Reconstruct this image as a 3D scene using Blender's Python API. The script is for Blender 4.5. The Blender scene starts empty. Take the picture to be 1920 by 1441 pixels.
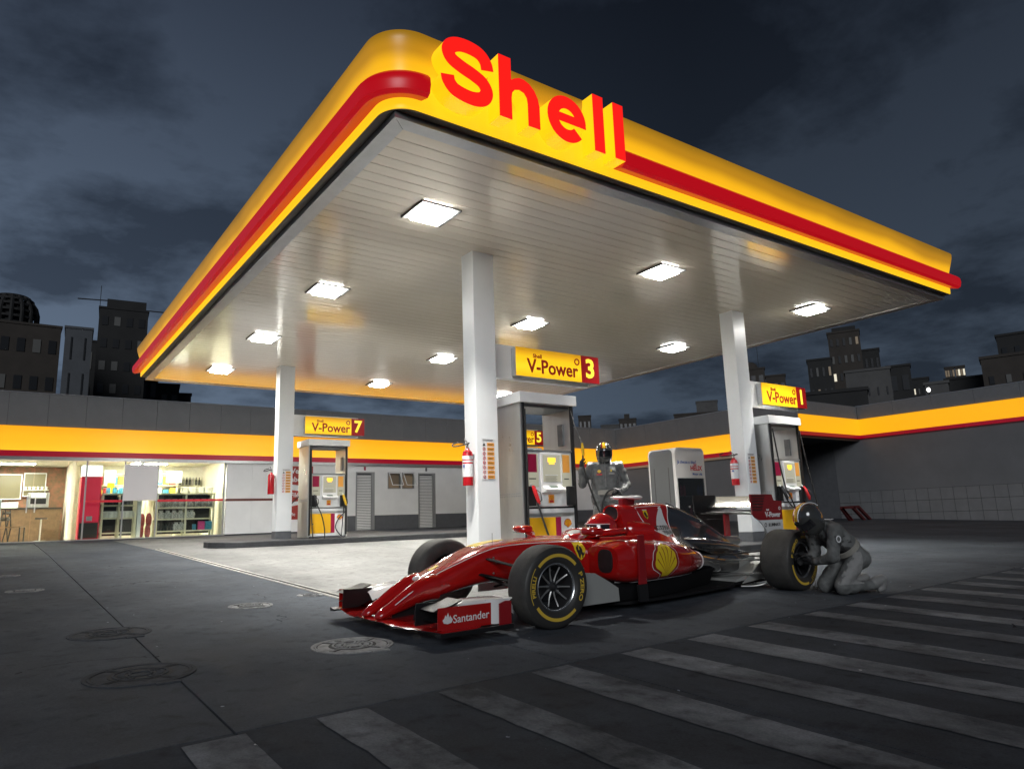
import bpy, bmesh, math, random
import numpy as np
from mathutils import Vector, Matrix
random.seed(7)
R = math.radians
SC = bpy.context.scene
COL = SC.collection
SL = 0.0315                                   # the forecourt rises gently from the street to the shop
TILT = math.atan(SL)
def gz(y):
    return SL*y if y < 17.5 else SL*17.5 + 0.0236*(min(y, 25.4)-17.5)

# ------------------------------------------------------------------ camera
CAMZ, FPX, YAW, PITCH, ROLL = 0.94, 1324.61, 0.9441, 0.18858, -0.03315
_f = Vector((math.cos(PITCH)*math.cos(YAW), math.cos(PITCH)*math.sin(YAW), math.sin(PITCH)))
_r = Vector((math.sin(YAW), -math.cos(YAW), 0)); _u = _r.cross(_f)
_r2 = _r*math.cos(ROLL)+_u*math.sin(ROLL); _u2 = -_r*math.sin(ROLL)+_u*math.cos(ROLL)
cd = bpy.data.cameras.new('camera'); cam = bpy.data.objects.new('camera', cd); COL.objects.link(cam)
cd.sensor_fit = 'HORIZONTAL'; cd.sensor_width = 36.0; cd.lens = FPX/1920*36; cd.clip_start = 0.05; cd.clip_end = 3000
m = Matrix((( _r2.x,_u2.x,-_f.x,0),(_r2.y,_u2.y,-_f.y,0),(_r2.z,_u2.z,-_f.z,CAMZ),(0,0,0,1)))
cam.matrix_world = m
SC.camera = cam

# ------------------------------------------------------------------ world: dusk sky with broken cloud
LAMP_W = 125.0
SUN_AZ, SUN_EL = R(230), R(20)                # direction of the added fill light (behind the camera, to the left)
w = bpy.data.worlds.new('World'); SC.world = w; w.use_nodes = True
nt = w.node_tree; nt.nodes.clear()
N = nt.nodes.new; Lk = nt.links.new
out = N('ShaderNodeOutputWorld'); bg = N('ShaderNodeBackground'); Lk(bg.outputs[0], out.inputs[0])
sky = N('ShaderNodeTexSky'); sky.sky_type = 'NISHITA'; sky.sun_disc = False
sky.sun_elevation = R(2.0); sky.sun_rotation = R(90)-SUN_AZ
sky.altitude = 700; sky.air_density = 1.0; sky.dust_density = 1.5; sky.ozone_density = 3.0
tc = N('ShaderNodeTexCoord'); sp = N('ShaderNodeSeparateXYZ'); Lk(tc.outputs['Generated'], sp.inputs[0])
def mth(op, a, b=None, c=None):
    n = N('ShaderNodeMath'); n.operation = op
    for i, v in enumerate((a, b, c)):
        if v is None: continue
        if isinstance(v, (int, float)): n.inputs[i].default_value = v
        else: Lk(v, n.inputs[i])
    return n.outputs[0]
zz = mth('ADD', mth('MAXIMUM', sp.outputs[2], 0.0), 0.16)
cx = mth('DIVIDE', sp.outputs[0], zz); cy = mth('DIVIDE', sp.outputs[1], zz)
cb = N('ShaderNodeCombineXYZ'); Lk(cx, cb.inputs[0]); Lk(cy, cb.inputs[1]); cb.inputs[2].default_value = 4.2
n1 = N('ShaderNodeTexNoise'); n1.inputs['Scale'].default_value = 1.7; n1.inputs['Detail'].default_value = 7; n1.inputs['Roughness'].default_value = .6; n1.inputs['Distortion'].default_value = .1
Lk(cb.outputs[0], n1.inputs['Vector'])
cr = N('ShaderNodeValToRGB'); cr.color_ramp.elements[0].position = .44; cr.color_ramp.elements[1].position = .60
Lk(n1.outputs['Fac'], cr.inputs[0])
hz = N('ShaderNodeMapRange'); Lk(sp.outputs[2], hz.inputs[0]); hz.inputs[1].default_value = 0.0; hz.inputs[2].default_value = .75; hz.inputs[3].default_value = 1.0; hz.inputs[4].default_value = .0
base = N('ShaderNodeMix'); base.data_type = 'RGBA'; Lk(hz.outputs[0], base.inputs[0])
base.inputs[6].default_value = (.0130,.0165,.0280,1); base.inputs[7].default_value = (.110,.148,.208,1)
skm = N('ShaderNodeMix'); skm.data_type = 'RGBA'; skm.blend_type = 'ADD'; skm.inputs[0].default_value = 0.006
Lk(base.outputs[2], skm.inputs[6]); Lk(sky.outputs[0], skm.inputs[7])
dk = N('ShaderNodeMix'); dk.data_type = 'RGBA'; dk.blend_type = 'MULTIPLY'; Lk(cr.outputs[0], dk.inputs[0])
Lk(skm.outputs[2], dk.inputs[6]); dk.inputs[7].default_value = (.40,.41,.43,1)
gl_ = N('ShaderNodeVectorMath'); gl_.operation = 'DOT_PRODUCT'; Lk(tc.outputs['Generated'], gl_.inputs[0]); gl_.inputs[1].default_value = (math.cos(R(128)), math.sin(R(128)), 0)
gm = N('ShaderNodeMapRange'); Lk(gl_.outputs['Value'], gm.inputs[0]); gm.inputs[1].default_value = 0.0; gm.inputs[2].default_value = 1.0; gm.inputs[3].default_value = .52; gm.inputs[4].default_value = 1.55
sc_m = N('ShaderNodeVectorMath'); sc_m.operation = 'SCALE'; Lk(dk.outputs[2], sc_m.inputs[0]); Lk(gm.outputs[0], sc_m.inputs['Scale'])
Lk(sc_m.outputs[0], bg.inputs[0]); bg.inputs[1].default_value = 1.0
# added fill light for the car's near side: weak, soft and low
sd = bpy.data.lights.new('fill_sun', 'SUN'); sd.energy = 1.15; sd.angle = R(24); sd.color = (.93,.96,1.0)
so = bpy.data.objects.new('fill_sun', sd); COL.objects.link(so)
sdir = Vector((math.cos(SUN_AZ)*math.cos(SUN_EL), math.sin(SUN_AZ)*math.cos(SUN_EL), math.sin(SUN_EL)))
so.rotation_euler = (-sdir).to_track_quat('-Z', 'Y').to_euler(); so.location = (-20,-20,20)
vs = SC.view_settings; vs.view_transform = 'Standard'; vs.look = 'None'; vs.exposure = 0.0; vs.gamma = 1.0; vs.use_curve_mapping = False
SC.render.engine = 'CYCLES'
cyc = SC.cycles; cyc.use_denoising = True; cyc.max_bounces = 7; cyc.glossy_bounces = 4; cyc.transparent_max_bounces = 12
cyc.sample_clamp_indirect = 0.0; cyc.caustics_reflective = False; cyc.caustics_refractive = False
try: cyc.denoiser = 'OPENIMAGEDENOISE'
except Exception: pass

# ------------------------------------------------------------------ materials
MATS = {}
def pm(name, col, rough=.5, metal=0., var=0., vscale=6., bump=0., bscale=60., emit=0., ecol=None, coat=0., spec=.5, stretch=None, dirt=None, rvar=0.):
    if name in MATS: return MATS[name]
    m = bpy.data.materials.new(name); m.use_nodes = True; t = m.node_tree
    b = t.nodes['Principled BSDF']
    b.inputs['Base Color'].default_value = (*col, 1); b.inputs['Roughness'].default_value = rough; b.inputs['Metallic'].default_value = metal
    b.inputs['Specular IOR Level'].default_value = spec
    if coat: b.inputs['Coat Weight'].default_value = coat; b.inputs['Coat Roughness'].default_value = .12 if name.startswith('soffit') else .04
    if emit:
        b.inputs['Emission Color'].default_value = (*(ecol or col), 1); b.inputs['Emission Strength'].default_value = emit
    if var or bump or rvar:
        co = t.nodes.new('ShaderNodeTexCoord'); src = co.outputs['Object']
        if stretch:
            mp = t.nodes.new('ShaderNodeMapping'); mp.inputs['Scale'].default_value = stretch; t.links.new(src, mp.inputs[0]); src = mp.outputs[0]
    if var or rvar:
        n = t.nodes.new('ShaderNodeTexNoise'); n.inputs['Scale'].default_value = vscale; n.inputs['Detail'].default_value = 6; n.inputs['Roughness'].default_value = .65
        t.links.new(src, n.inputs['Vector'])
    if var:
        r = t.nodes.new('ShaderNodeValToRGB'); r.color_ramp.elements[0].position = .3; r.color_ramp.elements[1].position = .72
        lo = dirt or tuple(max(0, c*(1-var)) for c in col); hi = tuple(min(1, c*(1+var*.6)) for c in col)
        r.color_ramp.elements[0].color = (*lo,1); r.color_ramp.elements[1].color = (*hi,1)
        t.links.new(n.outputs['Fac'], r.inputs[0]); t.links.new(r.outputs[0], b.inputs['Base Color'])
    if rvar:
        rr = t.nodes.new('ShaderNodeMapRange'); rr.inputs[1].default_value=.3; rr.inputs[2].default_value=.7; rr.inputs[3].default_value = max(.02,rough-rvar); rr.inputs[4].default_value = min(1,rough+rvar)
        t.links.new(n.outputs['Fac'], rr.inputs[0]); t.links.new(rr.outputs[0], b.inputs['Roughness'])
    if bump:
        n2 = t.nodes.new('ShaderNodeTexNoise'); n2.inputs['Scale'].default_value = bscale; n2.inputs['Detail'].default_value = 5
        t.links.new(src, n2.inputs['Vector']); bp = t.nodes.new('ShaderNodeBump'); bp.inputs['Strength'].default_value = bump; bp.inputs['Distance'].default_value = .01
        t.links.new(n2.outputs['Fac'], bp.inputs['Height']); t.links.new(bp.outputs[0], b.inputs['Normal'])
    MATS[name] = m; return m
def ground_mat(name, dark, light, rough=.62, stain=.5, lo=.34, hi=.68):
    m = bpy.data.materials.new(name); m.use_nodes = True; t = m.node_tree; b = t.nodes['Principled BSDF']
    nn = t.nodes.new; lk = t.links.new
    co = nn('ShaderNodeTexCoord')
    def noise(s, d, r=.6, sc=None):
        n = nn('ShaderNodeTexNoise'); n.inputs['Scale'].default_value = s; n.inputs['Detail'].default_value = d; n.inputs['Roughness'].default_value = r
        if sc:
            mp = nn('ShaderNodeMapping'); mp.inputs['Scale'].default_value = sc; lk(co.outputs['Object'], mp.inputs[0]); lk(mp.outputs[0], n.inputs['Vector'])
        else: lk(co.outputs['Object'], n.inputs['Vector'])
        return n.outputs['Fac']
    big = noise(.55, 5, .65); mid = noise(3.2, 6, .7, (1,.55,1)); fine = noise(85, 4, .75); spots = noise(9, 3, .5)
    rp = nn('ShaderNodeValToRGB'); rp.color_ramp.elements[0].position=lo; rp.color_ramp.elements[1].position=hi
    rp.color_ramp.elements[0].color=(*dark,1); rp.color_ramp.elements[1].color=(*light,1)
    a = nn('ShaderNodeMath'); a.operation='MULTIPLY_ADD'; lk(mid, a.inputs[0]); a.inputs[1].default_value=.5; 
    h = nn('ShaderNodeMath'); h.operation='MULTIPLY'; lk(big, h.inputs[0]); h.inputs[1].default_value=.5; lk(h.outputs[0], a.inputs[2])
    lk(a.outputs[0], rp.inputs[0])
    mx = nn('ShaderNodeMix'); mx.data_type='RGBA'; mx.blend_type='MULTIPLY'; mx.inputs[0].default_value=.55
    fr = nn('ShaderNodeValToRGB'); fr.color_ramp.elements[0].position=.3; fr.color_ramp.elements[1].position=.62; fr.color_ramp.elements[0].color=(.45,.45,.45,1)
    lk(fine, fr.inputs[0]); lk(rp.outputs[0], mx.inputs[6]); lk(fr.outputs[0], mx.inputs[7])
    sr = nn('ShaderNodeValToRGB'); sr.color_ramp.elements[0].position=.56; sr.color_ramp.elements[1].position=.72; lk(spots, sr.inputs[0])
    m2 = nn('ShaderNodeMix'); m2.data_type='RGBA'; m2.blend_type='MULTIPLY'; 
    sf = nn('ShaderNodeMath'); sf.operation='MULTIPLY'; lk(sr.outputs[0], sf.inputs[0]); sf.inputs[1].default_value=stain; lk(sf.outputs[0], m2.inputs[0])
    lk(mx.outputs[2], m2.inputs[6]); m2.inputs[7].default_value=(.5,.5,.5,1); vo = nn('ShaderNodeTexVoronoi'); vo.inputs['Scale'].default_value=5.0; lk(co.outputs['Object'], vo.inputs['Vector'])
    ls = nn('ShaderNodeMath'); ls.operation='LESS_THAN'; lk(vo.outputs['Distance'], ls.inputs[0]); ls.inputs[1].default_value=.045
    gate = nn('ShaderNodeMath'); gate.operation='GREATER_THAN'; lk(spots, gate.inputs[0]); gate.inputs[1].default_value=.5
    an = nn('ShaderNodeMath'); an.operation='MULTIPLY'; lk(ls.outputs[0], an.inputs[0]); lk(gate.outputs[0], an.inputs[1])
    crk = nn('ShaderNodeTexVoronoi'); crk.feature='DISTANCE_TO_EDGE'; crk.inputs['Scale'].default_value=.32
    wv = nn('ShaderNodeTexNoise'); wv.inputs['Scale'].default_value=1.4; wv.inputs['Detail'].default_value=6; lk(co.outputs['Object'], wv.inputs['Vector'])
    wa = nn('ShaderNodeVectorMath'); wa.operation='MULTIPLY_ADD'; lk(wv.outputs['Color'], wa.inputs[0]); wa.inputs[1].default_value=(.9,.9,.9); lk(co.outputs['Object'], wa.inputs[2]); lk(wa.outputs[0], crk.inputs['Vector'])
    ck = nn('ShaderNodeMath'); ck.operation='LESS_THAN'; lk(crk.outputs['Distance'], ck.inputs[0]); ck.inputs[1].default_value=.0016
    cg = nn('ShaderNodeMath'); cg.operation='GREATER_THAN'; lk(big, cg.inputs[0]); cg.inputs[1].default_value=.55
    cm = nn('ShaderNodeMath'); cm.operation='MULTIPLY'; lk(ck.outputs[0], cm.inputs[0]); lk(cg.outputs[0], cm.inputs[1])
    m3 = nn('ShaderNodeMix'); m3.data_type='RGBA'; lk(an.outputs[0], m3.inputs[0]); lk(m2.outputs[2], m3.inputs[6]); m3.inputs[7].default_value=(*[min(.6,c*2.6) for c in light],1)
    m4 = nn('ShaderNodeMix'); m4.data_type='RGBA'; lk(cm.outputs[0], m4.inputs[0]); lk(m3.outputs[2], m4.inputs[6]); m4.inputs[7].default_value=(*[c*.35 for c in dark],1)
    lk(m4.outputs[2], b.inputs['Base Color'])
    ro = nn('ShaderNodeMapRange'); ro.inputs[1].default_value=.3; ro.inputs[2].default_value=.7; ro.inputs[3].default_value=rough-.14; ro.inputs[4].default_value=rough+.16; lk(mid, ro.inputs[0]); lk(ro.outputs[0], b.inputs['Roughness'])
    bp = nn('ShaderNodeBump'); bp.inputs['Strength'].default_value=.35; bp.inputs['Distance'].default_value=.006; lk(fine, bp.inputs['Height']); lk(bp.outputs[0], b.inputs['Normal'])
    b.inputs['Specular IOR Level'].default_value=.04
    MATS[name]=m; return m
def glow(name, col, s, zlo=None, zhi=None, ramp=None, axis=2):
    """back-lit plastic: light from the tubes inside, strongest where the ramp says"""
    m = bpy.data.materials.new(name); m.use_nodes = True; t = m.node_tree; b = t.nodes['Principled BSDF']
    b.inputs['Base Color'].default_value = (*[c*.35 for c in col],1); b.inputs['Roughness'].default_value=.35
    b.inputs['Emission Color'].default_value = (*col,1); b.inputs['Emission Strength'].default_value = s
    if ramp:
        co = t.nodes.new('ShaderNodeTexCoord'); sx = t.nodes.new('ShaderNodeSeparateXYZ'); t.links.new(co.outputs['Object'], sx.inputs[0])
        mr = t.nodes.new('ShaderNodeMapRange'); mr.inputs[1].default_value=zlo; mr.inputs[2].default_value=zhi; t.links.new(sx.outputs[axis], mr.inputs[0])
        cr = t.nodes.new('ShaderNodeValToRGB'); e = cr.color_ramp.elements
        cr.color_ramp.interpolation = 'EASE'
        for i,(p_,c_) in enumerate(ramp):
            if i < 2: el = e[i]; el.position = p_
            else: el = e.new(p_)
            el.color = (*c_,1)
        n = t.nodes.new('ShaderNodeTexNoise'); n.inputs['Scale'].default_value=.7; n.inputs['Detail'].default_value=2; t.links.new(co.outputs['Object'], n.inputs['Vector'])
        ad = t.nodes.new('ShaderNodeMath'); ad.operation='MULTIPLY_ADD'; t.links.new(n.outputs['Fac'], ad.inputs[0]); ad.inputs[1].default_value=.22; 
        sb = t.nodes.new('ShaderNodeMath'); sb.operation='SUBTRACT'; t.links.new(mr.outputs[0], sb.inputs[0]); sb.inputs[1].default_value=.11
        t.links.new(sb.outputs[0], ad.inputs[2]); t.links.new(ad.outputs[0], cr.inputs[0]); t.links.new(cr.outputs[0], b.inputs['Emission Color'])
    MATS[name]=m; return m
def glass_mat(name, tint=(.93,.97,.95), refl=1.0):
    m = bpy.data.materials.new(name); m.use_nodes=True; t=m.node_tree; t.nodes.clear()
    o=t.nodes.new('ShaderNodeOutputMaterial'); mx=t.nodes.new('ShaderNodeMixShader'); tr=t.nodes.new('ShaderNodeBsdfTransparent'); gl=t.nodes.new('ShaderNodeBsdfGlossy')
    tr.inputs[0].default_value=(*tint,1); gl.inputs['Roughness'].default_value=.02
    fr=t.nodes.new('ShaderNodeFresnel'); fr.inputs[0].default_value=1.45
    mu=t.nodes.new('ShaderNodeMath'); mu.operation='MULTIPLY'; mu.inputs[1].default_value=refl; t.links.new(fr.outputs[0],mu.inputs[0])
    t.links.new(mu.outputs[0],mx.inputs[0]); t.links.new(tr.outputs[0],mx.inputs[1]); t.links.new(gl.outputs[0],mx.inputs[2]); t.links.new(mx.outputs[0],o.inputs[0])
    MATS[name]=m; return m

# ------------------------------------------------------------------ mesh helpers
class MB:
    def __init__(s): s.v=[]; s.f=[]
    def add(s, vs_, fs):
        o=len(s.v); s.v += [tuple(q) for q in vs_]; s.f += [tuple(i+o for i in f) for f in fs]; return s
    def box(s, x0,x1,y0,y1,z0,z1):
        return s.add([(x0,y0,z0),(x1,y0,z0),(x1,y1,z0),(x0,y1,z0),(x0,y0,z1),(x1,y0,z1),(x1,y1,z1),(x0,y1,z1)],
            [(0,3,2,1),(4,5,6,7),(0,1,5,4),(1,2,6,5),(2,3,7,6),(3,0,4,7)])
    def bar(s, a, b, w_, h_, up=(0,0,1)):
        a=Vector(a); b=Vector(b); d=(b-a).normalized(); u=Vector(up); sd_=d.cross(u)
        if sd_.length<1e-4: sd_=d.cross(Vector((1,0,0)))
        sd_.normalize(); u=sd_.cross(d)
        q=[]
        for c in (a,b):
            for i,j in ((-1,-1),(1,-1),(1,1),(-1,1)): q.append(c+sd_*(i*w_/2)+u*(j*h_/2))
        return s.add(q,[(0,1,2,3),(7,6,5,4),(0,4,5,1),(1,5,6,2),(2,6,7,3),(3,7,4,0)])
    def prism(s, poly, fn, d0, d1):
        """poly 2-D; fn(a,b,d)->xyz"""
        n=len(poly); q=[fn(a,b,d0) for a,b in poly]+[fn(a,b,d1) for a,b in poly]
        fs=[tuple(range(n-1,-1,-1)), tuple(range(n,2*n))]+[(i,(i+1)%n,n+(i+1)%n,n+i) for i in range(n)]
        return s.add(q,fs)
    def tube(s, pts, r, n=10, cap=True):
        P=[Vector(p) for p in pts]; k=len(P); rr=[r]*k if isinstance(r,(int,float)) else list(r)
        T=[]
        for i in range(k):
            t=(P[min(i+1,k-1)]-P[max(i-1,0)]); T.append(t.normalized() if t.length>1e-9 else Vector((0,0,1)))
        a=Vector((0,0,1)) if abs(T[0].z)<.9 else Vector((1,0,0))
        u=T[0].cross(a).normalized(); q=[]
        for i in range(k):
            u=(u-T[i]*u.dot(T[i])); u=u.normalized() if u.length>1e-6 else T[i].orthogonal().normalized()
            v=T[i].cross(u)
            for j in range(n):
                an=2*math.pi*j/n; q.append(P[i]+(u*math.cos(an)+v*math.sin(an))*rr[i])
        fs=[]
        for i in range(k-1):
            for j in range(n):
                fs.append((i*n+j,i*n+(j+1)%n,(i+1)*n+(j+1)%n,(i+1)*n+j))
        if cap: fs += [tuple(range(n-1,-1,-1)), tuple((k-1)*n+j for j in range(n))]
        return s.add(q,fs)
    def loft(s, rings, cap=True, closed=True):
        n=len(rings[0]); k=len(rings); q=[p for r_ in rings for p in r_]; fs=[]
        for i in range(k-1):
            for j in range(n if closed else n-1):
                fs.append((i*n+j,(i+1)*n+j,(i+1)*n+(j+1)%n,i*n+(j+1)%n))
        if cap: fs += [tuple(range(n)), tuple((k-1)*n+j for j in range(n-1,-1,-1))]
        return s.add(q,fs)
    def lathe(s, prof, n=32, fn=None, closed=False):
        """prof (r,h); fn(r*cos,r*sin,h)->xyz"""
        fn=fn or (lambda a,b,h:(a,b,h)); q=[]; fs=[]; k=len(prof)
        for r_,h in prof:
            for j in range(n):
                an=2*math.pi*j/n; q.append(fn(r_*math.cos(an),r_*math.sin(an),h))
        for i in range(k if closed else k-1):
            i2=(i+1)%k
            for j in range(n): fs.append((i*n+j,i*n+(j+1)%n,i2*n+(j+1)%n,i2*n+j))
        if not closed:
            if prof[0][0]>1e-6: fs.append(tuple(range(n-1,-1,-1)))
            if prof[-1][0]>1e-6: fs.append(tuple((k-1)*n+j for j in range(n)))
        return s.add(q,fs)
    def ell(s, c, r, nu=16, nv=10, rot=None):
        prof=[(math.sin(math.pi*i/nv),-math.cos(math.pi*i/nv)) for i in range(nv+1)]
        c=Vector(c)
        def fn(a,b,h):
            p=Vector((a*r[0],b*r[1],h*r[2])); 
            if rot: p=rot@p
            return tuple(c+p)
        pr=[(max(a,1e-4),h) for a,h in prof]
        return s.lathe(pr,nu,fn)
    def mesh(s, name, mat_, smooth=False, angle=35):
        me=bpy.data.meshes.new(name); me.from_pydata(s.v,[],s.f)
        if smooth:
            me.polygons.foreach_set('use_smooth',[True]*len(me.polygons)); me.set_sharp_from_angle(angle=R(angle))
        bm=bmesh.new(); bm.from_mesh(me); bmesh.ops.recalc_face_normals(bm, faces=bm.faces); bm.to_mesh(me); bm.free()
        if mat_: me.materials.append(mat_ if not isinstance(mat_,str) else MATS[mat_])
        return me
    def build(s, name, mat_, parent=None, smooth=False, angle=35, bevel=0, loc=None):
        o=bpy.data.objects.new(name, s.mesh(name,mat_,smooth,angle)); COL.objects.link(o)
        if parent is not None: o.parent=parent
        if loc is not None: o.location=loc
        if bevel:
            b=o.modifiers.new('bevel','BEVEL'); b.width=bevel; b.segments=2; b.limit_method='ANGLE'; b.angle_limit=R(40)
        return o
def inst(name, me, parent=None, loc=(0,0,0), rot=(0,0,0), scale=None):
    o=bpy.data.objects.new(name, me); COL.objects.link(o); o.location=loc; o.rotation_euler=rot
    if scale: o.scale=scale
    if parent is not None: o.parent=parent
    return o
def tag(o, label, cat, group=None):
    o['label']=label; o['category']=cat
    if group: o['group']=group
    return o
def thing(name, label, cat, loc=(0,0,0), rot=(0,0,0), group=None):
    o=bpy.data.objects.new(name,None); COL.objects.link(o); o.location=loc; o.rotation_euler=rot; o.empty_display_size=.2; o['kind']='thing'
    return tag(o,label,cat,group)
def struct(o): o['kind']='structure'; return o
def copy_tree(o, parent=None):
    c=o.copy(); COL.objects.link(c); c.parent=parent
    for ch in o.children: copy_tree(ch, c)
    return c
# parts may be built straight in world coordinates: wpart() parents a mesh to a root that stands elsewhere
def wpart(mb, name, mat_, root, **k):
    o=mb.build(name, mat_, None, **k); o.parent=root; o.matrix_parent_inverse=Matrix.LocRotScale(root.location, root.rotation_euler, None).inverted(); return o
def fold_parent_inverse(o):
    o.matrix_basis = o.matrix_parent_inverse @ o.matrix_basis; o.matrix_parent_inverse = Matrix()
FONT_CACHE={}
def text_data(s_, size=1., bold=0., extr=.002, align='CENTER'):
    key=(s_,round(size,4),bold,extr,align)
    if key in FONT_CACHE: return FONT_CACHE[key]
    cu=bpy.data.curves.new('txt','FONT'); cu.body=s_; cu.size=size; cu.align_x=align; cu.align_y='CENTER'; cu.offset=bold*size; cu.extrude=extr; cu.resolution_u=3
    o=bpy.data.objects.new('txt',cu); COL.objects.link(o)
    me=bpy.data.meshes.new_from_object(o)
    bpy.data.objects.remove(o); FONT_CACHE[key]=me; return me
def text(name, s_, size, mat_, parent, loc, rot=(R(90),0,0), bold=0.02, extr=.002, align='CENTER', sx=1., fn=None):
    me=text_data(s_,size,bold,extr,align).copy(); me.name=name
    me.materials.clear(); me.materials.append(MATS[mat_] if isinstance(mat_,str) else mat_)
    if sx!=1.:
        for v in me.vertices: v.co.x*=sx
    if fn:
        for v in me.vertices: v.co=Vector(fn(v.co.x,v.co.y,v.co.z))
    return inst(name, me, parent, loc, rot)
def catmull(pts, k=8):
    P=[np.array(p,float) for p in pts]; P=[2*P[0]-P[1]]+P+[2*P[-1]-P[-2]]; o=[]
    for i in range(1,len(P)-2):
        for j in range(k):
            t=j/k; a,b,c,d=P[i-1],P[i],P[i+1],P[i+2]
            o.append(.5*((2*b)+(-a+c)*t+(2*a-5*b+4*c-d)*t*t+(-a+3*b-3*c+d)*t**3))
    o.append(P[-2]); return [tuple(q) for q in o]
def stroke(pts, w_, k=8):
    C=[Vector(p) for p in catmull(pts,k)]; L_=[]; Rr=[]
    for i,c in enumerate(C):
        t=(C[min(i+1,len(C)-1)]-C[max(i-1,0)]).normalized(); nrm=Vector((-t.y,t.x)); L_.append(tuple(c+nrm*w_/2)); Rr.append(tuple(c-nrm*w_/2))
    return L_+Rr[::-1]
def arcpts(cx_,cy_,r_,a0,a1,n): return [(cx_+r_*math.cos(R(a0+(a1-a0)*i/n)), cy_+r_*math.sin(R(a0+(a1-a0)*i/n))) for i in range(n+1)]
# scallop-shell emblem outline, unit height
def shell_outline(k=1.0):
    p=[(-.16,-.46),(-.20,-.34)]; n=7; A0,A1=196,-16
    for i in range(n):
        a0=A0+(A1-A0)*i/n; a1=A0+(A1-A0)*(i+1)/n
        for j in range(5):
            t=j/4; a=a0+(a1-a0)*t; r_=.50+.035*math.sin(math.pi*t)
            p.append((r_*math.cos(R(a))*1.02, -.06+r_*math.sin(R(a))))
    p+=[(.20,-.34),(.16,-.46)]
    return [(a*k,b*k) for a,b in p]
def shell_ribs():
    o=[]
    for i in range(1,7):
        a=R(196-212*i/7); d=Vector((math.cos(a),math.sin(a))); nn=Vector((-d.y,d.x)); b=Vector((0,-.40))
        e=Vector((0,-.06))+d*.47; o.append([tuple(b),tuple(e-nn*.02),tuple(e+nn*.02)])
    return o
def emblem(parent, loc, size, fn=None, rot=(0,0,0), name='shell_emblem', rim='red_paint', fan='yellow_paint'):
    """red-rimmed yellow scallop standing in the local xz plane, facing -y"""
    f=lambda a,b,d:(a*size,d,b*size)
    o=MB().prism(shell_outline(1.16),f,-.002,.0).build(name,rim,parent); o.location=loc; o.rotation_euler=rot
    MB().prism(shell_outline(.97),f,-.004,-.0022).build('emblem_fan',fan,o)
    m_=MB()
    for t in shell_ribs(): m_.prism(t,f,-.006,-.0042)
    m_.build('emblem_rib',rim,o); return o

# palette
COATR=.1
ground_mat('concrete',(.046,.053,.064),(.135,.150,.172),.74,.6)
ground_mat('concrete_lit',(.13,.135,.135),(.31,.308,.300),.62,.7)  # same concrete, with the pool of canopy light put into its colour
ground_mat('asphalt',(.030,.034,.041),(.090,.102,.120),.80,.6)
ground_mat('road_paint',(.045,.050,.058),(.32,.34,.365),.80,.9,.38,.64)
pm('joint',(.012,.012,.013),.9); pm('kerb_paint',(.035,.037,.042),.55,var=.4)
pm('white_metal',(.74,.75,.75),.32,var=.05,vscale=3,rvar=.08); pm('white_paint',(.78,.78,.77),.4,var=.05)
pm('soffit_white',(.90,.81,.65),.14,.15,coat=1.0,var=.08,vscale=1.6,stretch=(.25,3,1),rvar=.05,spec=1.0); pm('trim_grey',(.45,.46,.47),.3,.7,var=.1)
pm('column_white',(.74,.76,.77),.34,var=.04,vscale=2); pm('base_grey',(.10,.105,.115),.5,var=.2)
pm('dark_strip',(.03,.03,.028),.6); pm('edge_brown',(.13,.11,.08),.5); pm('steel',(.62,.62,.60),.34,.85,var=.14,vscale=1.4,stretch=(3,3,.6),rvar=.08); pm('steel_dark',(.20,.20,.20),.4,.8,var=.2)
pm('black_plastic',(.012,.012,.013),.4); pm('rubber',(.014,.014,.014),.55); pm('hose_rubber',(.022,.022,.022),.42)
pm('red_paint',(.55,.012,.015),.35); pm('yellow_paint',(.78,.42,.01),.4); pm('magenta_paint',(.32,.006,.05),.4); pm('orange_print',(.82,.36,.06),.5)
pm('extinguisher_red',(.50,.012,.02),.25,coat=.5); pm('label_white',(.72,.73,.74),.5,var=.25,vscale=40); pm('print_blue',(.05,.12,.4),.5); pm('print_black',(.02,.02,.02),.5); pm('print_red',(.6,.02,.03),.5)
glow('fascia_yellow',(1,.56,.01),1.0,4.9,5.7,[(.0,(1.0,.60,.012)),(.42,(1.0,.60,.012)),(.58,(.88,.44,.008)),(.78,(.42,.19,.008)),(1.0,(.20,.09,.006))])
glow('stripe_red',(.62,.003,.010),.62); glow('letter_yellow',(1,.60,.006),.98); glow('letter_red',(.95,.012,.008),1.0)
glow('band_yellow',(1,.48,.012),1.0,3.3,4.2,[(0,(1,.55,.02)),(.5,(1,.46,.012)),(1,(.95,.37,.008))]); glow('band_yellow_right',(1,.44,.008),.95)
glow('band_red',(.36,.001,.018),.6)
glow('sign_yellow',(1,.60,.01),.95,-.22,.22,[(0,(.95,.52,.008)),(.35,(1,.70,.02)),(.62,(1,.58,.008)),(1,(.50,.22,.003))])
glow('sign_red',(.45,.003,.008),.32); glow('sign_glyph',(1,.80,.06),1.0); glow('sign_text',(.42,.006,.006),.35)
glow('lamp_lens',(1,.985,.94),46.); glow('pump_lamp',(1,.62,.05),1.6); glow('display_glow',(.62,.60,.46),.42); glow('lcd',(.16,.24,.18),.3)
pm('facade_grey',(.175,.175,.175),.45,var=.12,vscale=1.2); pm('facade_grey_right',(.17,.178,.186),.5,var=.1); pm('wall_white',(.82,.82,.81),.6,var=.07,vscale=1.3,bump=.1); pm('wall_dark',(.11,.115,.125),.6,var=.15)
pm('wall_grey',(.155,.16,.168),.55,var=.12,vscale=1.1); pm('tile_grey',(.18,.185,.192),.4,var=.14,vscale=2.2); pm('louvre',(.80,.80,.79),.4); pm('frame_grey',(.35,.36,.36),.4,.5)
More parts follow.
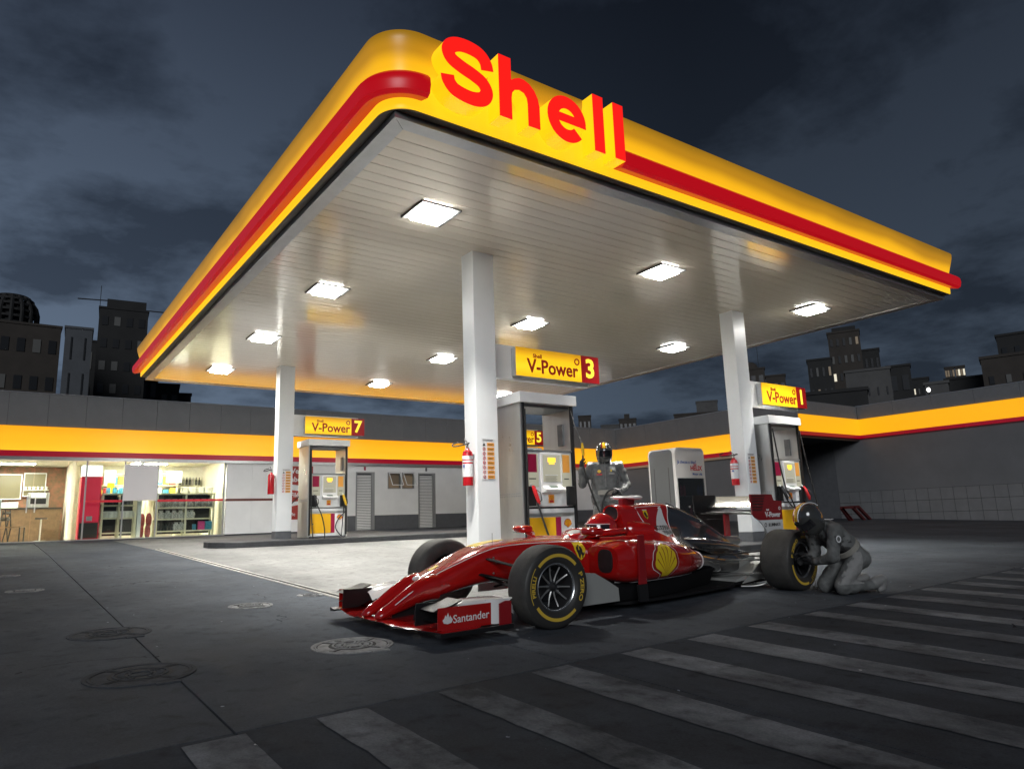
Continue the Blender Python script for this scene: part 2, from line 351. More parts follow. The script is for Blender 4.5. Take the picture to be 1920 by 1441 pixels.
glass_mat('glass'); glass_mat('glass_dark',(.75,.77,.78),.8); glass_mat('glass_soft',(.93,.96,.95),.35)
# ================================================================== ground
def sheet(name, mat_, ys, x0, x1, dz, parent=None):
    mb=MB()
    for i in range(len(ys)-1):
        a,b=ys[i],ys[i+1]
        mb.add([(x0,a,gz(a)+dz),(x1,a,gz(a)+dz),(x1,b,gz(b)+dz),(x0,b,gz(b)+dz)],[(0,1,2,3)])
    return mb.build(name, mat_, parent)
struct(sheet('ground','asphalt',[-400,0,17.5,25.4,900],-900,900,-.05))
fore=bpy.data.objects.new('forecourt',None); COL.objects.link(fore); struct(fore)
sheet('joint_bed','joint',[-9,0,17.5,25.45],-24,46,-.022,fore)
def seam(x): return 3.22+.058*max(x,-2)
XL=[-24,-14,-8.5,-3.6,.88,2.82,6.9,11,15.2,19.4,23.8,29,37,46]
g=.006
for i in range(len(XL)-1):
    x0,x1=XL[i]+g,XL[i+1]-g
    for row in range(5):
        if row==0: lo=lambda x:-9; hi=lambda x:seam(x)-g
        elif row==1: lo=lambda x:seam(x)+g; hi=(lambda x:5.9-g) if XL[i]>2 else (lambda x:17.15-g)
        elif row==4:
            if XL[i]<2: continue
            lo=lambda x:5.9+g; hi=lambda x:17.15-g
        elif row==2: lo=lambda x:17.15+g; hi=lambda x:24.6-g
        else: lo=lambda x:24.6+g; hi=lambda x:25.45
        mb=MB(); cuts=[0,.25,.5,.75,1]
        if row==2: cuts=[0,(17.5-17.16)/7.42,1]
        top=[]
        for c in cuts:
            for x in (x0,x1):
                y=lo(x)+(hi(x)-lo(x))*c; top.append((x,y,gz(y)))
        nk=len(cuts); q=top+[(x,y,z-.06) for x,y,z in top]; o=2*nk; fs=[]
        for k in range(nk-1): fs.append((2*k,2*k+1,2*k+3,2*k+2))
        fs+=[(0,o,o+1,1),(2*nk-2,2*nk-1,o+2*nk-1,o+2*nk-2)]
        for k in range(nk-1): fs+=[(2*k,2*k+2,o+2*k+2,o+2*k),(2*k+1,o+2*k+1,o+2*k+3,2*k+3)]
        mb.add(q,fs); mb.build('concrete_slab','asphalt' if row==0 else ('concrete_lit' if 2<XL[i]<10.5 and row in (2,4) else 'concrete'),fore)  # slabs under the canopy get the paler copy, lamp light painted in
# zebra crossing on the street edge
zeb=bpy.data.objects.new('crosswalk',None); COL.objects.link(zeb); struct(zeb)
lefts=[(-.05,.25),(.66,.94),(1.22,1.50),(1.86,2.12),(2.46,2.78),(3.18,3.49),(3.84,4.18),(4.56,4.88),(5.34,5.63),(6.04,6.36),(6.80,7.15),(7.56,7.9),(8.32,8.66),(9.08,9.42),(9.86,10.2),(10.64,10.98),(11.42,11.76),(12.2,12.54)]
for a,b in lefts:
    ya,yb=seam(a)-.05,seam(b)-.05; z=.004
    b-=.035; n_=70; q=[]
    for k in range(n_+1):
        for x,ye in ((a,ya),(b,yb)):
            y=-6+(ye+6)*k/n_; q.append((x+random.uniform(-.007,.007),y,SL*y+z))
    MB().add(q,[(2*k,2*k+1,2*k+3,2*k+2) for k in range(n_)]).build('stripe','road_paint',zeb)
# steel-lipped drain slot
dr=thing('drain_channel','long narrow steel drain slot crossing the lit concrete forecourt','drain',(2.9,6.0,gz(6.0)),(TILT,0,0))
MB().box(-.055,-.028,0,11.4,-.01,.006).build('lip','steel',dr); MB().box(.028,.055,0,11.4,-.01,.006).build('lip','steel',dr); MB().box(-.028,.028,0,11.4,-.012,.0035).build('slot','joint',dr)
# manhole covers
pm('iron_light',(.26,.265,.27),.7,.0,spec=.15,var=.5,vscale=14); pm('iron_dark',(.062,.068,.078),.8,.0,spec=.08,var=.35,vscale=14); pm('iron_gap',(.01,.01,.011),.8)
def manhole(x,y,d,label,mt):
    t=thing('manhole_cover',label,'manhole cover',(x,y,gz(y)),(TILT,0,random.uniform(-.15,.15)),'manhole covers set in the forecourt')
    r=d/2
    MB().lathe([(r*.93,-.01),(r*.93,.006),(r,.006),(r,-.01)],48,closed=True).build('frame',mt,t)
    MB().lathe([(r*.87,-.01),(r*.87,.007),(r*.915,.007),(r*.915,-.01)],48,closed=True).build('frame_ring',mt,t)
    MB().lathe([(r*.935,-.012),(r*.935,.0022),(.0001,.0022)],40).build('seat_ring','iron_gap',t)
    MB().lathe([(r*.58,.0042),(r*.58,.0058),(r*.50,.0058),(r*.50,.0042)],40,closed=True).build('ring_groove','iron_gap',t)
    MB().lathe([(r*.84,-.012),(r*.84,.004),(.0001,.004)],40).build('cover',mt,t)
    MB().lathe([(r*.50,.003),(r*.50,.010),(r*.46,.010),(r*.46,.003)],40,closed=True).build('raised_ring',mt,t)
    MB().lathe([(r*.22,.003),(r*.22,.010),(r*.17,.010),(r*.17,.003)],32,closed=True).build('raised_ring',mt,t)
    MB().lathe([(r*.45,.0045),(r*.45,.0062),(r*.23,.0062),(r*.23,.0045)],40,closed=True).build('lettering_band','iron_gap',t)
    for k in range(22):
        if k in (5,6,16,17): continue
        a=2*math.pi*k/22; c,s=math.cos(a),math.sin(a)
        MB().bar((c*r*.28,s*r*.28,.0075),(c*r*.41,s*r*.41,.0075),r*.045,.004).build('raised_block',mt,t)
    for k in range(4):
        a=R(40+90*k); c,s=math.cos(a),math.sin(a)
        MB().bar((c*r*.5,s*r*.5,.0045),(c*r*.86,s*r*.86,.0045),r*.15,.004).build('rib_groove','iron_gap',t)
        MB().bar((c*r*.5,s*r*.5,.006),(c*r*.86,s*r*.86,.006),r*.05,.008).build('rib',mt,t)
    MB().box(r*.2,r*.62,-r*1.08,-r*.92,-.01,.008).build('hinge_lug',mt,t)
    MB().box(-r*.28,-r*.12,r*.62,r*.70,.0045,.0056).build('keyhole','iron_gap',t)
manhole(2.0,4.68,.54,'bright worn round manhole cover just in front of the racing car nose','iron_light')
manhole(.73,4.68,.58,'nearest dark round manhole cover cut by the slab joint at lower left','iron_dark')
manhole(.755,6.28,.56,'dark manhole cover behind the nearest one beside the slab joint at left','iron_dark')
manhole(2.0,7.07,.40,'small pale manhole cover between slab joint and the car nose','iron_light')
manhole(2.72,7.46,.28,'smallest manhole cover next to the drain slot behind the front wing','iron_light')
manhole(.32,10.1,.38,'pale manhole cover at the left edge of the picture, nearer one','iron_light')
manhole(.18,12.44,.30,'pale manhole cover at the left edge of the picture, farther one','iron_light')

# ================================================================== canopy
NX,NY,EX,EY,SZ=2.8325,5.7121,14.5208,20.3059,4.84
can=thing('station_canopy','large flat station canopy with glowing yellow edge, red stripe and red lettering','canopy',(8.7,13,gz(13)))
W=lambda mb,n,mt,**k: wpart(mb,n,mt,can,**k)
tw=.17
# soffit planks running along X
plank=None; y=NY+tw+.004; pw=.2
npl=int((EY-NY-2*tw)/pw); pw=(EY-NY-2*tw-.008)/npl
pl=MB(); L_=EX-NX-2*tw-.01
pl.add([(0,0,0),(L_,0,0),(L_,pw-.008,0),(0,pw-.008,0),(0,pw-.005,.005),(L_,pw-.005,.005),(L_,-.002,.004),(0,-.002,.004),(0,pw-.005,.02),(L_,pw-.005,.02),(L_,-.002,.02),(0,-.002,.02)],
   [(3,2,1,0),(3,4,5,2),(0,1,6,7),(4,8,9,5),(7,6,10,11),(8,11,10,9),(0,7,11,8,4,3),(1,2,5,9,10,6)])
pme=pl.mesh('soffit_plank','soffit_white')
for i in range(npl):
    o=inst('soffit_plank',pme,None,(NX+tw+.005,y+i*pw,SZ+.012+random.uniform(0,.0015))); o.parent=can; o.matrix_parent_inverse=Matrix.Translation(can.location).inverted()
# perimeter trim, mitred
def trim(a,b,c,d): 
    mb=MB(); q=[(*a,SZ),(*b,SZ),(*c,SZ),(*d,SZ)]; q+=[(x,y_,SZ+.075) for x,y_,_ in q]
    mb.add(q,[(0,1,2,3),(4,7,6,5),(0,4,5,1),(1,5,6,2),(2,6,7,3),(3,7,4,0)]); W(mb,'soffit_trim','trim_grey')
e_=.002
n0=(NX,NY);n1=(EX,NY);n2=(EX,EY);n3=(NX,EY); i0=(NX+tw,NY+tw);i1=(EX-tw,NY+tw);i2=(EX-tw,EY-tw);i3=(NX+tw,EY-tw)
trim((NX+e_,NY),(EX-e_,NY),(EX-tw-e_,NY+tw),(NX+tw+e_,NY+tw)); trim((EX,NY+e_),(EX,EY-e_),(EX-tw,EY-tw-e_),(EX-tw,NY+tw+e_))
trim((EX-e_,EY),(NX+e_,EY),(NX+tw+e_,EY-tw),(EX-tw-e_,EY-tw)); trim((NX,EY-e_),(NX,NY+e_),(NX+tw,NY+tw+e_),(NX+tw,EY-tw-e_))
W(MB().box(NX+.03,EX-.03,NY+.03,EY-.03,SZ+.08,SZ+.5),'roof_deck','dark_strip')
# fascia swept round the near corner
def path(o_, rc=.2, n=14):
    P=[(NX-o_,EY)]
    cx_,cy_=NX+rc,NY+rc
    P+=[(NX-o_,y_) for y_ in (16,12,9,cy_)][:-1]
    for i in range(n+1):
        a=R(180+90*i/n); P.append((cx_+(rc+o_)*math.cos(a),cy_+(rc+o_)*math.sin(a)))
    P+=[(x,NY-o_) for x in (6,9,12)]+[(EX,NY-o_)]
    return P
def sweep(prof, name, mt, s0=None, s1=None, smooth=True):
    """prof closed list (o,z)"""
    cols=[path(o_) for o_,_ in prof]; rings=[]
    for k in range(len(cols[0])): rings.append([(cols[j][k][0],cols[j][k][1],prof[j][1]) for j in range(len(prof))])
    if s0: rings=s0(rings)
    mb=MB().loft(rings); return W(mb,name,mt,smooth=smooth,angle=30)
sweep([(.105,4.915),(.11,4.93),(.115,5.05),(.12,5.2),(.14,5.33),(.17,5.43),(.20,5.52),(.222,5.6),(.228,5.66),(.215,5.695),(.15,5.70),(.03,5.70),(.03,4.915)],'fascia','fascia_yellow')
W(MB().loft([[(x,y_,z) for x,y_,z in ((p0[0],p0[1],4.905),(p1[0],p1[1],4.905),(p1[0],p1[1],4.912),(p0[0],p0[1],4.912))] for p0,p1 in zip(path(.100),path(-.02))]),'fascia_underside','edge_brown')
# red stripe: wraps the corner, broken by the letters
stp=[(.10,5.03),(.245,4.985),(.295,5.01),(.315,5.095),(.305,5.17),(.265,5.22),(.12,5.265)]
def stripe_part(P_of, name):
    cols=[P_of(o_) for o_,_ in stp]; rings=[[(cols[j][k][0],cols[j][k][1],stp[j][1]) for j in range(len(stp))] for k in range(len(cols[0]))]
    W(MB().loft(rings),name,'stripe_red',smooth=True,angle=40)
def pA(o_):
    P=path(o_); P=[p for p in P if not (p[1]<NY+.001 and p[0]>NX+.25)]; P.append((3.06,NY-o_)); return P
stripe_part(pA,'red_stripe'); stripe_part(lambda o_:[(5.66,NY-o_),(8,NY-o_),(11,NY-o_),(EX+.02,NY-o_)],'red_stripe')
# letters
LB=4.975; YF=NY-.40; YB=NY-.19
def letter(polys, x0):
    t=None
    for k,pg in enumerate(polys):
        pg=[(x0+a,LB+b) for a,b in pg]
        f=lambda a,b,d:(a,d,b)
        mb=MB().prism(pg,f,YB+.004*k,YF+.008-.002*k)
        fb=MB().prism(pg,f,YF+.0075-.002*k,YF-.002*k)
        if t is None: t=mb; fc=fb
        else: t.add(mb.v,mb.f); fc.add(fb.v,fb.f)
    o=W(t,'sign_letter','letter_yellow'); c=fc.build('letter_face','letter_red'); c.parent=o; 
S_=[(.545,.445),(.525,.525),(.46,.595),(.35,.622),(.22,.615),(.125,.57),(.088,.50),(.125,.425),(.24,.375),(.38,.335),(.485,.285),(.53,.20),(.49,.115),(.39,.075),(.27,.075),(.15,.105),(.088,.17),(.072,.235)]
letter([stroke(S_,.150,8)],3.125)
hp=[(0,0),(0,.70),(.155,.70),(.155,.455)]+[(.155+(.365)*q[0],q[1]) for q in ((.12,.485),(.28,.512),(.45,.515),(.65,.49),(.83,.43),(.95,.35),(1,.26))]+[(.52,0),(.365,0),(.365,.25),(.355,.315),(.32,.36),(.26,.375),(.20,.355),(.165,.31),(.155,.25),(.155,0)]
letter([hp],3.81)
er=.255; ec=(.283,.25)
outer=arcpts(*ec,.272,0,318,30); inner=arcpts(ec[0],ec[1],.125,318,0,24)
letter([[(a,b) for a,b in outer]+[(a,b) for a,b in inner],[(.15,.205),(.553,.205),(.545,.305),(.15,.305)]],4.43)
letter([[(0,0),(.155,0),(.155,.70),(0,.70)]],5.11); letter([[(0,0),(.16,0),(.16,.70),(0,.70)]],5.425)
# columns
cme=MB().box(-.185,.185,-.155,.155,.2,0).v
def column(cx_,cy_,island):
    b=gz(cy_)+island
    W(MB().box(cx_-.185,cx_+.185,cy_-.155,cy_+.155,b+.17,SZ+.02),'column','column_white',bevel=.008)
    W(MB().box(cx_-.187,cx_+.187,cy_-.157,cy_+.157,b-.02,b+.17),'column_base','base_grey',bevel=.006)
IS=.13
for c in ((5.55,8.455),(11.63,8.485),(5.54,17.25),(11.63,17.25)): column(*c,IS)
# recessed lights
lens=MB().box(-.20,.20,-.20,.20,-.055,0).mesh('lens','lamp_lens')
rowname=['row nearest the lettered edge','second row','third row','back row']; colname=['left','middle','right']
for i in range(3):
    for j in range(4):
        x,y=4.219+i*4.292,7.4816+j*3.5766
        t=thing('canopy_light',f'square ceiling light, {colname[i]} one of the {rowname[j]} under the canopy','ceiling light',(x,y,SZ+.012),(0,0,0),'ceiling lights under the canopy')
        inst('lens',lens,t,(0,0,-.006))
        fr=MB()
        for a in ((-.275,-.21,-.275,.275),(.21,.275,-.275,.275),(-.21,.21,-.275,-.21),(-.21,.21,.21,.275)): fr.box(*a,-.016,.0)
        fr.build('frame','white_metal',t)
        for s in (-1,1): MB().box(s*.285-.005,s*.285+.005,-.28,.28,-.028,.0).build('side_bracket','black_plastic',t)
        ld=bpy.data.lights.new('canopy_lamp','AREA'); ld.shape='SQUARE'; ld.size=.4; ld.energy=LAMP_W*(1.0,1.1,.55)[i]*(1,1,1,1.9)[j]; ld.color=(1,.97,.90); ld.spread=R((84,86,92,172)[j])
        lo=bpy.data.objects.new('canopy_lamp',ld); COL.objects.link(lo); lo.location=(0,0,-.075); lo.parent=t
# pump islands
for nm,y0,y1,xa,xe in (('front',7.85,9.1,5.75,13.3),('rear',16.45,17.95,4.55,14.7)):
    yc=(y0+y1)/2
    t=tag(MB().prism([(a,b) for a,b in ([(xa,y0)]+[(xe,y0)]+arcpts(xe,yc,(y1-y0)/2,-90,90,10)[1:-1]+[(xe,y1),(xa,y1)]+arcpts(xa,yc,(y1-y0)/2,90,270,10)[1:-1])],lambda a,b,d:(a,b-yc,d+SL*(b-yc)),-.05,IS).build('pump_island','kerb_paint',None,loc=(0,yc,gz(yc)),bevel=.02),f'long low dark kerbed island under the {"nearer" if nm=="front" else "farther"} row of pumps','pump island','pump islands')
# ================================================================== fuel dispensers (local: x right, -y front, z up from island top)
def make_pump(loc, label, left_nozzle, right_nozzle, hoses='hang'):
    t=thing('fuel_pump',label,'fuel pump',loc,(0,0,0),'fuel pumps on the islands')
    B=lambda *a: MB().box(*a)
    Wd,D=1.0,.70; H=2.20; y0=-D/2; y1=D/2
    B(0,.045,y0,y1,0,H).build('side_panel','steel',t,bevel=.006); B(Wd-.045,Wd,y0,y1,0,H).build('side_panel','steel',t,bevel=.006)
    B(.02,.06,y0-.03,y0+.02,.05,H).build('hose_rail','black_plastic',t,bevel=.004); B(Wd-.06,Wd-.02,y0-.03,y0+.02,.05,H).build('hose_rail','black_plastic',t,bevel=.004)
    B(-.035,Wd+.035,y0-.055,y1+.055,H,H+.155).build('top_cap','white_metal',t,bevel=.008)
    B(Wd-.075,Wd-.046,y0+.18,y0+.30,1.62,1.95).build('hose_guide','steel_dark',t,bevel=.004)
    B(.047,Wd-.047,y0+.04,y1-.04,H-.045,H-.005).build('canopy_lining','steel_dark',t)
    # head
    hd=B(.062,Wd-.062,y0+.012,y1-.03,.71,1.50).build('head_housing','white_metal',t,bevel=.012)
    B(.05,Wd-.05,y0-.005,y1-.03,1.50,1.525).build('head_trim','trim_grey',t)
    fr=B(.33,.72,y0-.022,y0+.012,1.0,1.485).build('display_frame','white_paint',t,bevel=.01)
    B(.365,.685,y0-.024,y0-.0225,1.06,1.45).build('display_glass','display_glow',fr)
    B(.455,.595,y0-.032,y0-.0245,1.345,1.41).build('display_lamp','pump_lamp',fr); B(.475,.575,y0-.03,y0-.0245,1.315,1.335).build('display_lamp','pump_lamp',fr)
    B(.40,.64,y0-.0255,y0-.0242,1.155,1.165).build('display_print','label_white',fr); 
    for k in range(5): B(.40,.62-.02*(k%2),y0-.0255,y0-.0242,1.135-.018*k,1.14-.018*k).build('display_print','steel_dark',fr)
    kp=MB().add([(.34,y0-.11,.925),(.71,y0-.11,.925),(.71,y0+.01,.90),(.34,y0+.01,.90),(.34,y0-.115,.955),(.71,y0-.115,.955),(.71,y0+.01,1.02),(.34,y0+.01,1.02)],[(0,3,2,1),(4,5,6,7),(0,1,5,4),(1,2,6,5),(2,3,7,6),(3,0,4,7)]).build('keypad_tray','white_paint',t,bevel=.006)
    MB().add([(.45,y0-.085,.976),(.60,y0-.085,.976),(.60,y0-.025,1.006),(.45,y0-.025,1.006)],[(0,1,2,3)]).build('keypad_screen','lcd',kp)
    for x0,x1,nm in ((.095,.30,'price_panel'),(.745,.915,'price_panel')):
        p=B(x0,x1,y0+.004,y0+.0118,.99,1.47).build(nm,'display_glow',t)
        B(x0+.01,x1-.03,y0+.001,y0+.0038,1.20,1.46).build('price_sticker','magenta_paint' if x0<.5 else 'orange_print',p)
        B(x0+.03,x1-.05,y0+.001,y0+.0038,1.10,1.115).build('price_print','print_black',p)
    B(.47,.57,y0+.004,y0+.0118,.76,.88).build('warning_sticker','orange_print',t)
    B(.485,.555,y0+.001,y0+.0038,.77,.80).build('warning_print','print_red',t); emblem(t,(.52,y0+.0008,.84),.055,name='sticker_emblem')
    # nozzle boots
    for s,x0,x1,mt in ((0,.07,.20,left_nozzle),(1,.80,.93,right_nozzle)):
        B(x0,x1,y0-.055,y0+.011,.72,1.0).build('nozzle_boot','black_plastic',t,bevel=.012)
        if mt:
            n=MB(); xc=(x0+x1)/2
            n.tube([(xc,y0-.07,1.0),(xc+.005,y0-.10,.93),(xc+.03,y0-.135,.80),(xc+.05,y0-.14,.74)],[.022,.03,.028,.018],10)
            o=n.build('nozzle',mt,t,smooth=True)
            MB().tube([(xc+.02,y0-.10,.95),(xc+.055,y0-.17,.90),(xc+.065,y0-.175,.80),(xc+.05,y0-.14,.77)],.008,8).build('nozzle_lever','black_plastic',o,smooth=True)
            MB().tube([(xc-.002,y0-.06,.98),(xc-.01,y0-.035,1.03),(xc-.012,y0-.02,1.0)],.012,8).build('nozzle_spout','steel',o,smooth=True)
    # base cabinet
    B(.055,Wd-.055,y0+.03,y1-.03,.685,.708).build('shadow_gap','black_plastic',t)
    lb=B(.05,Wd-.05,y0+.005,y1-.03,.03,.682).build('base_cabinet','white_metal',t,bevel=.006)
    B(.07,.575,y0-.003,y0+.0045,.10,.56).build('door_panel','yellow_paint',t); B(.578,.675,y0-.003,y0+.0045,.10,.56).build('door_stripe','magenta_paint',t)
    B(.678,.93,y0-.003,y0+.0045,.10,.56).build('door_panel','white_paint',t); B(.07,.93,y0-.002,y0+.0045,.57,.62).build('door_trim','steel',t)
    emblem(t,(.80,y0-.004,.47),.115)
    B(.11,.14,y0-.012,y0-.0035,.30,.33).build('door_lock','steel_dark',t)
    B(.03,Wd-.03,y0+.01,y1-.02,0,.03).build('plinth','base_grey',t)
    # perforation rows on the near side panel
    for r_ in range(2):
        for k in range(14): B(-.006,-.0005,y0+.05+k*.043,y0+.072+k*.043,.86+r_*.035,.876+r_*.035).build('vent_louvre','trim_grey',t)
    # hoses from the rail top down to the nozzles
    def hose(pts): MB().tube(catmull(pts,8),.014,8).build('hose','hose_rubber',t,smooth=True)
    if hoses=='hang':
        hose([(.05,y0-.05,2.1),(.05,y0-.06,1.6),(.06,y0-.07,1.0),(.07,y0-.08,.45),(.12,y0-.10,-.05),(.22,y0-.22,-.115),(.34,y0-.2,-.05),(.36,y0-.16,.2),(.30,y0-.14,.5),(.18,y0-.14,.76)])
        hose([(.95,y0-.05,2.1),(.94,y0-.07,1.6),(.90,y0-.09,1.0),(.84,y0-.10,.4),(.80,y0-.18,-.06),(.95,y0-.30,-.118),(1.30,y0-.30,-.118),(1.15,y0-.26,-.11),(.85,y0-.16,-.02),(.66,y0-.12,.2),(.72,y0-.12,.42),(.90,y0-.14,.62),(.90,y0-.14,.76)])
        MB().tube(catmull([(-.02,y1-.1,1.0),(-.2,y1+.05,.75),(-.3,y1+.1,.4),(-.2,y1,.02),(-.05,y1-.1,.0)],8),.014,8).build('hose','hose_rubber',t,smooth=True)
    elif hoses=='front':
        hose([(.05,y0-.05,2.1),(.05,y0-.06,1.3),(.05,y0-.05,.2)])
        hose([(.155,y0-.14,.76),(.20,y0-.2,.5),(.30,y0-.26,.15),(.42,y0-.3,-.10)])
    else:
        hose([(.06,y0-.05,2.1),(.10,y0-.09,1.5),(.20,y0-.12,.95),(.30,y0-.13,.80),(.45,y0-.15,.45),(.5,y0-.2,.0)])
        hose([(.95,y0-.05,2.1),(1.02,y0-.10,1.4),(1.10,y0-.15,.8),(1.15,y0-.2,.3),(1.1,y0-.2,-.05)])
        hose([(.15,y0-.14,.76),(.25,y0-.2,.6),(.5,y0-.3,.45),(.62,y0-.3,.1)])
    return t
IZ=lambda y: gz(y)+IS
pm('nozzle_red',(.5,.012,.015),.35); pm('nozzle_yellow',(.75,.45,.02),.35)
make_pump((5.98,8.44,IZ(8.44)),'steel fuel pump with red nozzle directly behind the racing car cockpit','nozzle_red',None,'front')
make_pump((11.90,8.44,IZ(8.44)),'steel fuel pump behind the kneeling mechanic and rear wing','black_plastic','nozzle_red','right')
p7=make_pump((6.0,17.12,IZ(17.12)),'weathered fuel pump with yellow nozzle under the sign numbered 7','black_plastic','nozzle_yellow','hang')
make_pump((12.1,17.12,IZ(17.12)),'far fuel pump mostly hidden behind the pump nearest the car','black_plastic',None,'front')

# ================================================================== pump number signs
def pump_sign(colx, coly, z0, num, x0, x1, label):
    y=coly-.02; zc=z0+.215; t=thing('pump_sign',label,'sign',(colx+.19,y,zc),(0,0,0),'numbered pump signs'); ox=colx+.19
    a,b=x0-ox,x1-ox
    MB().box(.0,b-.10,-.0,.10,-.26,.26).build('bracket_board','white_metal',t,bevel=.008)
    bx=MB().box(a,b,-.13,-.012,-.215,.215).build('sign_box','trim_grey',t)
    d=a+(b-a)*.775
    MB().box(a-.004,d-.002,-.145,-.1305,-.218,.218).build('sign_face','sign_yellow',t); MB().box(d+.002,b+.004,-.145,-.1305,-.218,.218).build('number_face','sign_red',t)
    text('sign_text','V-Power',.30,'sign_text',t,((a+d)/2+.06,-.147,-.06),bold=.022,sx=.93)
    text('sign_text','Shell',.085,'sign_text',t,(a+(d-a)*.31,-.147,.105),bold=.025,sx=1.1)
    r=MB().lathe([(.033,-.149),(.033,-.1455),(.056,-.1455),(.056,-.149)],20,lambda p,q,h:(p,h,q),closed=True).build('sign_ring','sign_text',t); r.location=(d-.09,0,.10)
    text('number_text',num,.42,'sign_glyph',t,((d+b)/2,-.147,0),bold=.03)
    return t
pump_sign(5.55,8.455,3.05,'3',6.10,7.75,'glowing yellow and red pump sign numbered 3 on the nearest column')
pump_sign(11.63,8.485,3.03,'1',12.17,13.68,'glowing yellow and red pump sign numbered 1 on the right column')
pump_sign(5.54,17.25,3.20,'7',6.01,7.57,'glowing yellow and red pump sign numbered 7 on the far left column')
pump_sign(11.63,17.25,3.16,'5',11.98,13.50,'pump sign numbered 5 seen through the top of the nearest pump')

# ================================================================== fire extinguishers and notices on the columns
def extinguisher(x,y,z,label,lab=True):
    """hung on the -X face of a column; z = bottom"""
    t=thing('fire_extinguisher',label,'fire extinguisher',(x,y,z),(0,0,0),'fire extinguishers on the columns')
    r=.075
    MB().lathe([(.001,0),(r*.95,0),(r,.015),(r,.42),(r*.85,.47),(.03,.50),(.025,.52),(.001,.52)],24,lambda a,b,h:(a-.095,b,h)).build('cylinder','extinguisher_red',t,smooth=True)
    if lab:
        lb=MB(); n=12
        for (z0,z1,mt,nm) in ((.12,.30,'label_white','label'),(.36,.41,'label_white','label'),(.32,.345,'label_white','label')):
            rg=[[(-.095+(r+.0015)*math.cos(R(150+200*k/n-5)),(r+.0015)*math.sin(R(150+200*k/n-5)),zq) for k in range(n+1)] for zq in (z0,z1)]
            o=MB().loft(rg,cap=False,closed=False).build(nm,mt,t,smooth=True)
        MB().box(-.095-r-.004,-.095-r-.0005,-.04,.0,.25,.285).build('label_print','print_blue',t)
    MB().tube([(-.095,0,.52),(-.095,0,.56)],.02,10).build('valve','steel',t,smooth=True)
    MB().bar((-.095,-.02,.565),(-.095,.11,.60),.018,.012).build('handle','steel_dark',t); MB().bar((-.095,-.02,.58),(-.10,.07,.66),.018,.01).build('handle','steel_dark',t)
    MB().tube(catmull([(-.095,0,.55),(-.13,-.08,.58),(-.16,-.13,.57),(-.2,.06,.555),(-.22,.18,.56),(-.17,.26,.60),(-.08,.24,.63)],8),.010,8).build('hose','hose_rubber',t,smooth=True)
    MB().box(-.03,0,-.03,.03,.38,.44).build('bracket','steel_dark',t)
extinguisher(5.55-.187,8.39,1.42,'red fire extinguisher with white labels on the nearest column')
extinguisher(11.63-.187,8.53,1.44,'red fire extinguisher with white labels on the right column behind rear wing')
extinguisher(5.54-.187,17.25,1.72,'dark red fire extinguisher on the far left column',False)
def notice(x,y,z,label):
    t=thing('safety_notice',label,'notice',(x,y,z),(0,0,0),'safety notices on the columns')
    MB().box(0,.225,-.003,0,0,.58).build('sheet','label_white',t)
    MB().box(.02,.20,-.0045,-.0032,.555,.562).build('heading_print','print_black',t); MB().box(.03,.19,-.0045,-.0032,.54,.546).build('heading_print','print_black',t)
    for k in range(8):
        z0=.012+k*.065; MB().box(.095,.215,-.005,-.0032,z0,z0+.05).build('orange_label','orange_print',t)
        MB().box(.11,.20,-.0062,-.0052,z0+.028,z0+.034).build('label_print','print_black',t); MB().box(.11,.185,-.0062,-.0052,z0+.015,z0+.020).build('label_print','print_black',t)
        if k==7: MB().prism([(.02,z0+.004),(.07,z0+.004),(.045,z0+.048)],lambda a,b,d:(a,d,b),-.005,-.0032).build('icon','print_black',t)
        else:
            o=MB().lathe([(.016,-.005),(.016,-.0032),(.024,-.0032),(.024,-.005)],16,lambda a,b,h:(a,h,b),closed=True).build('icon','print_red',t); o.location=(.045,0,z0+.025)
            MB().bar((.033,-.0045,z0+.013),(.057,-.0045,z0+.037),.006,.003).build('icon_bar','print_black',t)
notice(5.44,8.298,1.50,'white safety notice with orange rows on the nearest column')
notice(11.50,8.328,1.46,'white safety notice with orange rows on the right column')
notice(5.46,17.093,1.74,'white safety notice with orange rows on the far left column')

# ================================================================== shop building
FZ=.745; BY=25.5; BX0,BX1=-9.0,24.72
shop=thing('shop_building','long low grey shop building with glowing yellow band and lit windows','building',(8,BY,FZ))
Q=lambda mb,n,mt,**k: wpart(mb,n,mt,shop,**k)
def boxw(n,mt,*a,**k): return Q(MB().box(*a),n,mt,**k)
pan=MB().box(.004,.996,-.02,.02,4.17,5.165).mesh('fascia_panel','facade_grey')
def wi(me,name,loc,rot=(0,0,0)):
    o=inst(name,me,None,loc,rot); o.parent=shop; o.matrix_parent_inverse=Matrix.Translation(shop.location).inverted(); return o
for i in range(34):
    x=BX0+i*1.0
    if x+1>BX1+.3: break
    wi(pan,'fascia_panel',(x-.02 if x<23.9 else x-.02,BY-.02,0))
boxw('fascia_backing','dark_strip',BX0,BX1,BY+.01,BY+.25,3.2,5.15)
boxw('parapet_cap','trim_grey',BX0,BX1-.02,BY-.05,BY+.3,5.166,5.19)
boxw('yellow_band','band_yellow',BX0,BX1-.02,BY-.09,BY-.005,3.425,4.155); boxw('red_band','band_red',BX0,BX1-.02,BY-.10,BY-.005,3.255,3.423); boxw('under_band','trim_grey',BX0,BX1-.02,BY-.08,BY+.1,3.15,3.253)
